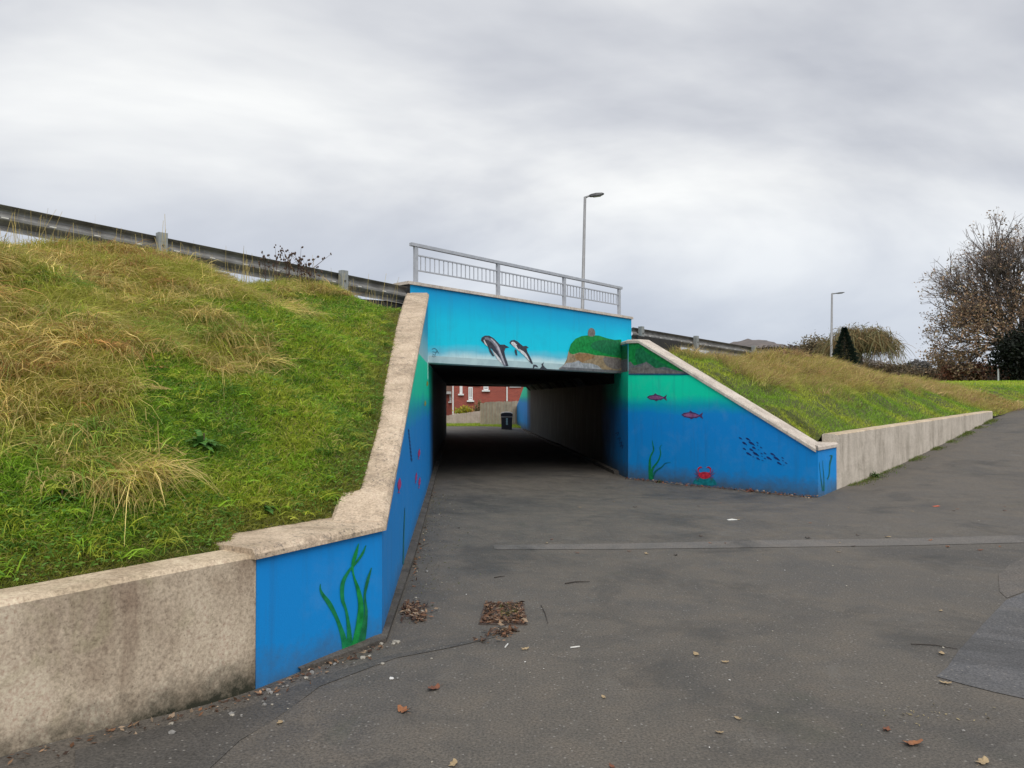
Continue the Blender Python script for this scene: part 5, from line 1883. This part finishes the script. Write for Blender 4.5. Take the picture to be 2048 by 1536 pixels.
window(919.5, 925, 772, 787.5)
window(937, 945.5, 774, 800.5, 1, .22)
window(967, 977, 760, 780, 1, .3)
mb = MB(); a = hp(955, 770.8); b_ = hp(961, 771.6)
for (px, py0, py1) in ((906.2, 740, 829), (1014, 740, 803)):
    t_, bt = hp(px, py0), hp(px, py1 + 12)
    mb = MB(); mb.tube([(t_[0], HD - .09, t_[2]), (bt[0], HD - .09, bt[2])], .055, 8); mb.build('downpipe', M['upvc'], HS)
l, r_ = hp(934, 771), hp(961, 771)
mb = MB(); mb.box(((l[0] + r_[0]) / 2, HD - .04, l[2]), r_[0] - l[0], .08, .09); mb.build('string_course', M['upvc'], HS)
l, r_ = hp(1019, 774), hp(1042, 774)
mb = MB(); mb.box(((l[0] + r_[0]) / 2, HD - .04, l[2]), r_[0] - l[0], .08, .06); mb.build('string_course', M['upvc'], HS)

HD2 = 60.0
H2 = thing('brick_house', 'darker brick house with brown tiled roof left of the white downpipe', 'house', (fx(885, HD2), HD2, 0))
xa, xb = fx(780, HD2), fx(903.5, HD2)
ze = zf(784, HD2)
mb = MB(); mb.box(((xa + xb) / 2, HD2 + 3, ze / 2 - .3), xb - xa, 6, ze + .6); mb.build('wall', M['brick'], H2)
mb = MB()
mb.add([(xa, HD2 - .3, ze + .02), (xb + .15, HD2 - .3, ze + .02), (xb + .15, HD2 + 3, ze + 2.6), (xa, HD2 + 3, ze + 2.6), (xa, HD2 + 6.3, ze + .02), (xb + .15, HD2 + 6.3, ze + .02)], [(0, 1, 2, 3), (3, 2, 5, 4), (0, 3, 4), (1, 5, 2)])
mb.build('roof', M['rooftile'], H2)
mb = MB(); mb.box(((xa + xb) / 2, HD2 - .33, ze - .06), xb - xa, .06, .2); mb.build('fascia', M['upvc'], H2)
window(899.5, 903, 788, 803, 0, None, H2, HD2)


def fence(label, pxa, pxb, tops, dep_a, dep_b, bw, mat, seed):
    g = np.random.default_rng(seed)
    pa, pb = np.array([fx(pxa, dep_a), dep_a]), np.array([fx(pxb, dep_b), dep_b])
    Ln = np.linalg.norm(pb - pa); d = (pb - pa) / Ln
    d3 = np.array([*d, 0]); n3 = np.array([d[1], -d[0], 0])
    root = thing('wooden_fence', label, 'fence', (*pa, 0))
    n = int(Ln / bw)
    for k in range(n):
        s_ = (k + .5) / n
        q = pa + (pb - pa) * s_
        dep = dep_a + (dep_b - dep_a) * s_
        zt = zf(np.interp(s_, [t[0] for t in tops], [t[1] for t in tops]), dep) + g.normal(0, .012)
        zb = float(field_h(q[0], q[1])) - .1
        mb = MB(); mb.box((*(q + n3[:2] * (.022 if k % 2 else 0)), (zt + zb) / 2), bw * .98, .018, zt - zb, d3, n3)
        mb.build('board', mat, root)
    for s_ in (0.0, .5, 1.0):
        q = pa + (pb - pa) * s_ - n3[:2] * .06
        zt = zf(np.interp(s_, [t[0] for t in tops], [t[1] for t in tops]), dep_a + (dep_b - dep_a) * s_) + .03
        zb = float(field_h(q[0], q[1])) - .1
        mb = MB(); mb.box((*q, (zt + zb) / 2), .09, .09, zt - zb, d3, n3); mb.build('post', mat, root)
    for f in (.25, .8):
        zz_ = []
        for s_ in (0, 1):
            q = pa + (pb - pa) * s_ - n3[:2] * .03
            dep = dep_a + (dep_b - dep_a) * s_
            zz_.append((*q, zf(np.interp(s_, [t[0] for t in tops], [t[1] for t in tops]), dep) * f))
        mb = MB(); mb.bar(zz_[0], zz_[1], .035, .07); mb.build('rail', mat, root)


fence('weathered grey board fence with sloping top left of the litter bin', 868, 963, [(0, 834), (.3, 830), (1, 821.5)], 47.5, 48.5, .14, M['fence1'], 3)
fence('taller tan board fence behind the litter bin', 964, 1062, [(0, 807), (.12, 803.5), (.55, 803), (1, 800)], 46.0, 50.0, .14, M['fence2'], 4)
bush('golden_shrub', 'yellow-green rounded shrub behind the sloping fence', 'shrub', (fx(926, 51), 51, zf(838, 51)), (.68, .5, .46), 1600, .05, [(.40, .34, .03), (.30, .33, .04), (.20, .26, .04), (.45, .36, .03)], 151)
bush('brown_shrub', 'brown twiggy shrub at the corner of the two fences', 'shrub', (fx(957, 50.5), 50.5, zf(836, 50.5)), (.42, .4, .62), 800, .045, [(.22, .16, .075), (.15, .13, .06), (.27, .2, .10)], 152)
# litter bin
bd = 42.6
bb = np.array([fx(1013.5, bd), bd, float(field_h(fx(1013.5, bd), bd))])
bb[2] = zf(863, bd)
BN = thing('litter_bin', 'black litter bin with rounded pale top beyond the tunnel', 'litter bin', bb)
W_, Dp_, Hb = .64, .5, 1.0
mb = MB()
mb.hexa([tuple(bb + np.array(q)) for q in ((-W_ / 2 + .04, -Dp_ / 2 + .03, -.2), (W_ / 2 - .04, -Dp_ / 2 + .03, -.2), (W_ / 2 - .04, Dp_ / 2 - .03, -.2), (-W_ / 2 + .04, Dp_ / 2 - .03, -.2), (-W_ / 2, -Dp_ / 2, .82), (W_ / 2, -Dp_ / 2, .82), (W_ / 2, Dp_ / 2, .82), (-W_ / 2, Dp_ / 2, .82))])
mb.build('bin_body', M['binblack'], BN)
mb = MB(); mb.box(bb + np.array([0, 0, .835]), W_ + .01, Dp_ + .01, .022); mb.build('rim_strip', M['upvc'], BN)
V = []
for yy in (-Dp_ / 2 - .01, Dp_ / 2 + .01):
    for an in np.linspace(math.pi, 0, 9):
        V.append(bb + np.array([math.cos(an) * (W_ / 2 + .015), yy, .98 + .09 * math.sin(an)]))
    V.append(bb + np.array([W_ / 2 + .015, yy, .846])); V.append(bb + np.array([-W_ / 2 - .015, yy, .846]))
k = 11
Fc = [list(range(k))[::-1], [k + i for i in range(k)]] + [(i, (i + 1) % k, k + (i + 1) % k, k + i) for i in range(k)]
mob('hood', V, Fc, M['binblack'], BN)
V, Fc = [], []
for an in np.linspace(math.pi, 0, 9):
    for yy in (-Dp_ / 2 - .02, Dp_ / 2 + .02):
        for dz in (.004, .045):
            V.append(bb + np.array([math.cos(an) * (W_ / 2 + .02), yy, .985 + .09 * math.sin(an) + dz]))
for i in range(8):
    a = i * 4
    Fc += [(a, a + 4, a + 5, a + 1), (a + 1, a + 5, a + 7, a + 3), (a + 3, a + 7, a + 6, a + 2), (a + 2, a + 6, a + 4, a)]
Fc += [(0, 1, 3, 2), (32, 34, 35, 33)]
mob('lid', V, Fc, M['upvc'], BN)
for i, z in enumerate((.72, .645, .57, .495, .42)):
    mb = MB(); mb.box(bb + np.array([.01, -Dp_ / 2 - .004 + (.82 - z) * .03, z]), .10 if i % 2 == 0 else .085, .012, .05); mb.build('lettering', M['p_pale'], BN)

# ------------------------------------------------------------------ small things on the path
def leaf_mesh(name, mat, seed, lobes=5, L_=.05):
    g = np.random.default_rng(seed)
    V = [(0, 0, .004)]
    n = lobes * 4
    for k in range(n):
        an = 2 * math.pi * k / n
        r_ = L_ * (.62 + .38 * abs(math.cos(an * lobes / 2.0))) * (.85 + .3 * g.random()) * (1.25 if abs(math.cos(an)) > .8 else .8)
        V.append((r_ * math.cos(an), r_ * math.sin(an), .003 + .016 * g.random() * (r_ / L_) ** 2))
    Fc = [(0, 1 + k, 1 + (k + 1) % n) for k in range(n)]
    b0 = len(V)
    V += [(-L_ * 1.0, -.0012, .004), (-L_ * 1.9, -.0012, .010), (-L_ * 1.9, .0012, .010), (-L_ * 1.0, .0012, .004)]
    Fc.append((b0, b0 + 1, b0 + 2, b0 + 3))
    me = bpy.data.meshes.new(name); me.from_pydata(V, [], Fc); me.materials.append(mat); me.update()
    return me


LM = {k: leaf_mesh('leaf', M[k], 200 + i, 5 + i % 2) for i, k in enumerate(('leafbrown', 'leafrust', 'leaftan', 'leafyellow', 'leafdark'))}


def place(name, me, p, label, cat, group=None, sc=1.0, rot=None, g=random, tilt=.15):
    o = bpy.data.objects.new(name, me)
    COL.objects.link(o)
    o.location = [float(c) for c in p]
    o.rotation_euler = (g.uniform(-tilt, tilt), g.uniform(-tilt, tilt), g.uniform(0, 6.28) if rot is None else rot)
    o.scale = (sc, sc, sc)
    return tag(o, label, cat, group)


for (px, py, k, s, lb) in ((867, 1377, 'leafrust', 1.0, 'rust-brown lobed leaf lying flat near the blue corner'), (806, 1421, 'leafbrown', .9, 'curled orange-brown leaf on dark tarmac left of centre'),
                           (1825, 1487, 'leafbrown', 1.0, 'large orange-brown leaf near the bottom right'), (1966, 1524, 'leaftan', .75, 'tan leaf at the bottom right corner of the path'),
                           (1773, 1459, 'leafrust', .6, 'small rust leaf near the scattered straw at the right'), (1890, 1366, 'leaftan', .7, 'pale leaf beside the bluish patch edge'),
                           (1450, 1324, 'leaftan', .5, 'small pale leaf in the middle of the path'), (560, 1446, 'leaftan', .55, 'pale leaf below the left concrete wall end'),
                           (1207, 1394, 'leaftan', .35, 'tiny tan leaf in the centre foreground'), (1616, 1076, 'leafdark', .8, 'curled dark leaf standing just above the pale strip'),
                           (1775, 1074, 'leaftan', .8, 'pale brown leaf just above the pale strip at the right'), (907, 1528, 'leaftan', .6, 'pale oval leaf at the bottom edge of the picture'),
                           (1224, 1533, 'leafrust', .4, 'small reddish leaf at the bottom edge right of centre')):
    place('fallen_leaf', LM[k], gnd(px, py, .005), lb, 'leaf', 'single fallen leaves on the path', s * .85)
g = np.random.default_rng(210)
keys = list(LM)
for i in range(38):
    px, py = g.uniform(900, 2030), g.uniform(985, 1110) if i < 32 else g.uniform(1110, 1500)
    if py < 1000 and px > 1250: py += 25
    k = keys[[2, 2, 4, 1, 0][g.integers(0, 5)]]
    place('fallen_leaf', LM[k], gnd(px, py, .005), 'small dry leaf scrap scattered on the open path', 'leaf', 'small leaf scraps on the path', .28 + .27 * g.random())


def stone_mesh(mat, seed):
    g = np.random.default_rng(seed)
    import bmesh
    bm = bmesh.new(); bmesh.ops.create_icosphere(bm, subdivisions=1, radius=1.0)
    for v in bm.verts: v.co = v.co * (.75 + .5 * g.random())
    for v in bm.verts: v.co.z *= .55
    me = bpy.data.meshes.new('stone'); bm.to_mesh(me); bm.free()
    me.materials.append(mat)
    return me


SMs = [stone_mesh(M[k], 220 + i) for i, k in enumerate(('stonepale', 'stonegrey', 'stonepale', 'stonegrey'))]
SW = stone_mesh(M['stonewhite'], 229)
place('stone', SW, gnd(783, 1357, .006), 'bright white pebble on the tarmac below the blue corner', 'stone', None, .016)
place('stone', SMs[0], gnd(765, 1327, .006), 'grey pebble beside the foot of the blue corner', 'stone', None, .014)
place('stone', SMs[1], gnd(795, 1356, .006), 'small dark pebble right of the bright white one', 'stone', None, .010)
g = np.random.default_rng(230)
for i in range(42):        # along the foot of the left walls
    s = g.random()
    if i < 22:
        q = B + (A1 - B) * s * 1.0 + np.array([.06, -.04]) * (1 + 1.6 * g.random())
        lb, gr = 'pebble among grit along the foot of the blue end panel', 'pebbles along the blue end panel'
    elif i < 32:
        q = A1 - LW * s * 1.6 + np.array([.08, -.06]) * (1 + 2 * g.random())
        lb, gr = 'pebble lying at the foot of the stained concrete wall', 'pebbles along the stained wall'
    else:
        y = 5.4 + 6 * s
        q = np.array([left_x(y) + .12 + .15 * g.random(), y])
        lb, gr = 'pebble lying beside the kerb of the left tunnel approach', 'pebbles along the left kerb'
    place('stone', SMs[i % 4], (*q, float(ground(*q)) + .006), lb, 'stone', gr, .008 + .013 * g.random() ** 1.6)
for i in range(60):
    px, py = g.uniform(300, 2030), g.uniform(1010, 1530)
    q = gnd(px, py, .004)
    if q[0] < left_x(q[1]) + .1 and q[1] > 5.3: continue
    if py > 1375 - .262 * (px - 515) - 5 and px < 520 or px >= 520:
        if px < 800 and py < 1400: continue
        place('stone', SMs[i % 4] if i % 6 else SW, q, 'tiny pale stone chip scattered on the open path', 'stone', 'stone chips on the path', .004 + .006 * g.random() ** 2)


def stick(label, pix, r_):
    P = [gnd(*p, r_ + .003) for p in pix]
    mb = MB(); mb.tube(P, [r_] * (len(P) - 1) + [r_ * .5], 5)
    return tag(mb.build('stick', M['stick']), label, 'stick')


stick('thin dark twig lying across the path in the middle', [(1130, 1167), (1150, 1163.5), (1180, 1163)], .005)
stick('thin curved stem lying right of the leafy drain', [(1082, 1210), (1090, 1226), (1096, 1247)], .003)
stick('short twig lying above the leafy drain', [(988, 1155), (1000, 1153), (1010, 1152)], .004)
stick('short pale straw by the left kerb', [(840, 1094), (857, 1086)], .004)['label'] = 'short straw lying by the left kerb'
stick('short twig in the leaf heap by the left kerb', [(846, 1216), (856, 1206)], .006)
stick('thin twig on the tarmac at the right before the bluish patch', [(1822, 1288), (1870, 1290), (1915, 1298)], .003)
for (px, py, a, lb) in ((1013, 1291, 1.3, 'white cigarette end lying upright below the drain'), (1150, 1294, .35, 'white cigarette end lying flat right of the drain')):
    q = gnd(px, py, .006)
    dv = np.array([math.cos(a), math.sin(a), 0]) * .035
    mb = MB(); mb.tube([q - dv, q + dv * .3, q + dv], [.005, .005, .0045], 7); tag(mb.build('cigarette_end', M['paper']), lb.replace('lying upright', 'pointing away'), 'cigarette end')
p = gnd(1466, 1040, .004)
mb = MB(); mb.add([p + np.array(q) for q in ((-.07, -.03, 0), (.06, -.04, .006), (.08, .03, .0), (.0, .045, .012), (-.08, .03, .002))], [(0, 1, 2, 3, 4)])
tag(mb.build('paper_scrap', M['paper']), 'white paper scrap on the path before the right wing wall', 'paper')
p = gnd(1873, 1013, .004)
mb = MB(); mb.add([p + np.array(q) for q in ((-.05, -.03, 0), (.05, -.03, .01), (.04, .03, .014), (-.05, .04, .002))], [(0, 1, 2, 3)])
tag(mb.build('litter_scrap', M['orange']), 'orange litter scrap on the path far right', 'litter')

# leaf-choked drain
corners = [gnd(960, 1249, .0), gnd(1052, 1250, .0), gnd(1044, 1207, .0), gnd(972, 1207, .0)]
cen = sum(corners) / 4
DR = thing('drain', 'square drain choked with brown leaves and moss in the path', 'drain', cen)
mb = MB()
for a, b_ in zip(corners, corners[1:] + corners[:1]):
    mb.bar(a + np.array([0, 0, .0]), b_ + np.array([0, 0, .0]), .022, .016)
mb.build('frame', M['iron'], DR)
mb = MB(); mb.add([c + np.array([0, 0, .005]) for c in corners], [(0, 1, 2, 3)]); mb.build('silt', M['leafdark'], DR)


def litter(name, pts, g, size, pal, parent=None, lift=.012):
    pts = np.array(pts)
    n = len(pts)
    a = g.normal(0, 1, (n, 3)); a[:, 2] *= .35; a /= np.linalg.norm(a, axis=1, keepdims=True)
    b_ = np.cross(a, np.array([0, 0, 1.0]) + g.normal(0, .4, (n, 3))); b_ /= np.linalg.norm(b_, axis=1, keepdims=True)
    sz = size * (.4 + 1.1 * g.random(n) ** 1.5)[:, None]
    pts = pts + np.array([0, 0, 1.]) * (lift * g.random(n))[:, None] + np.array([0, 0, .004])
    V = np.stack([pts - a * sz, pts + b_ * sz * .45, pts + a * sz, pts - b_ * sz * .45], 1)
    bs = np.arange(n) * 4
    col = np.array(pal)[g.integers(0, len(pal), n)] * cj(g, n, .3)
    return quads_mesh(name, V.reshape(-1, 3), np.stack([bs, bs + 1, bs + 2, bs + 3], 1), M['foliage'], parent, np.repeat(col, 4, 0))


BR = [(.20, .10, .055), (.13, .07, .045), (.28, .17, .10), (.09, .055, .04), (.34, .25, .17)]
g = np.random.default_rng(240)
u, v = g.random(700), g.random(700)
inn = [corners[0] * (1 - a) * (1 - b_) + corners[1] * a * (1 - b_) + corners[2] * a * b_ + corners[3] * (1 - a) * b_ for a, b_ in zip(u, v)]
k_ = [p for p, a, b_ in zip(inn, u, v) if g.random() < .35 + .65 * (abs(a - .5) > .28 or b_ < .3 or b_ > .8)]
tag(litter('leaf_litter', k_, g, .022, BR, DR, .02), kind='stuff')
mo_ = [p for p, a, b_ in zip(inn, u, v) if .4 < a < .85 and .35 < b_ < .85]
tag(litter('moss', mo_, g, .012, [(.12, .125, .03), (.16, .15, .045), (.09, .10, .03)], DR, .02), kind='stuff')
# leaf drifts along the wall feet
pts = []
for (px, py, sx, sy, n) in ((822, 1222, 15, 9, 260), (838, 1238, 9, 4, 60), (826, 1128, 6, 16, 110), (832, 1090, 6, 14, 50), (846, 1040, 5, 22, 60), (1002, 1268, 12, 4, 90), (1020, 1262, 8, 3, 40), (968, 1284, 16, 3, 22), (860, 985, 6, 10, 60)):
    for _ in range(n):
        q = gnd(px + g.normal(0, sx), py + g.normal(0, sy), .0)
        if q[0] > left_x(q[1]) + .09: pts.append(q)
tag(litter('leaf_drift', pts, g, .022, BR, None, .03), 'heaps of brown leaf litter along the left kerb', 'leaf litter', kind='stuff')
pts = []
for _ in range(620):
    s = g.random()
    q = C + (Dp - C) * s
    nn2 = offset2d([C, Dp], -.02)[0] - C
    q = q + nn2 * (1 + abs(g.normal(0, 5)) * (.6 + .8 * (nz(np.array([[s * 9, 1.]]), 1.0, 1.0)[0])))
    pts.append(np.array([*q, float(ground(*q))]))
tag(litter('leaf_drift', pts, g, .026, BR + [(.30, .10, .05)], None, .04), 'brown leaf litter along the foot of the right wing wall', 'leaf litter', kind='stuff')
pts = []
for _ in range(260):
    s = g.random()
    q = (A1 - LW * 1.3 * s) if g.random() < .45 else (A1 + (B - A1) * s * .9)
    q = q + np.array([.035, -.03]) * (.8 + abs(g.normal(0, 1.6)))
    pts.append(np.array([*q, float(ground(*q))]))
tag(litter('leaf_drift', pts, g, .016, BR, None, .015), 'thin grit and leaf litter below the blue end panel', 'leaf litter', kind='stuff')
pts = []
for _ in range(900):
    y = 5.6 + 7.5 * g.random() ** .8
    pts.append(np.array([left_x(y) + .10 + abs(g.normal(0, .22)) * (.4 + nz(np.array([[y * 1.7, 2.]]), 1.0, 1.0)[0]), y, 0]))
pts = [np.array([p_[0], p_[1], float(ground(p_[0], p_[1]))]) for p_ in pts]
tag(litter('moss', pts, g, .009, [(.10, .11, .03), (.14, .13, .05), (.07, .08, .03), (.30, .27, .2)], None, .006), 'thin moss and grit along the left kerb of the path', 'moss', kind='stuff')
pts = [gnd(g.normal(1860, 60), g.normal(1428, 12), .0) for _ in range(45)]
tag(litter('straw_scatter', pts, g, .011, [(.34, .28, .16), (.28, .23, .13)], None, .006), 'scattered straw bits on the tarmac at the lower right', 'litter', kind='stuff')
# a weed tuft growing at the foot of the right wing wall and one by the pale wall
q = C + (Dp - C) * .205 + np.array([-.04, -.05])
leaf_plant('weed_tuft', 'small weed tuft at the foot of the right wing wall', 'plant', (*q, float(ground(*q))), 40, .13, .012, (.09, .11, .04), 250, .9, stem=False)
q = C + (Dp - C) * .70 + np.array([-.04, -.05])
leaf_plant('weed_tuft', 'reddish dead weed tuft below the painted shoal of fish', 'plant', (*q, float(ground(*q))), 44, .14, .014, (.24, .09, .06), 251, .7, stem=False)
q = Ep + D * 1.9 + NN * .07
leaf_plant('weed_tuft', 'green weed tuft at the foot of the pale retaining wall', 'plant', (*q, float(ground(*q))), 44, .2, .03, (.07, .12, .035), 252, .9, stem=False)
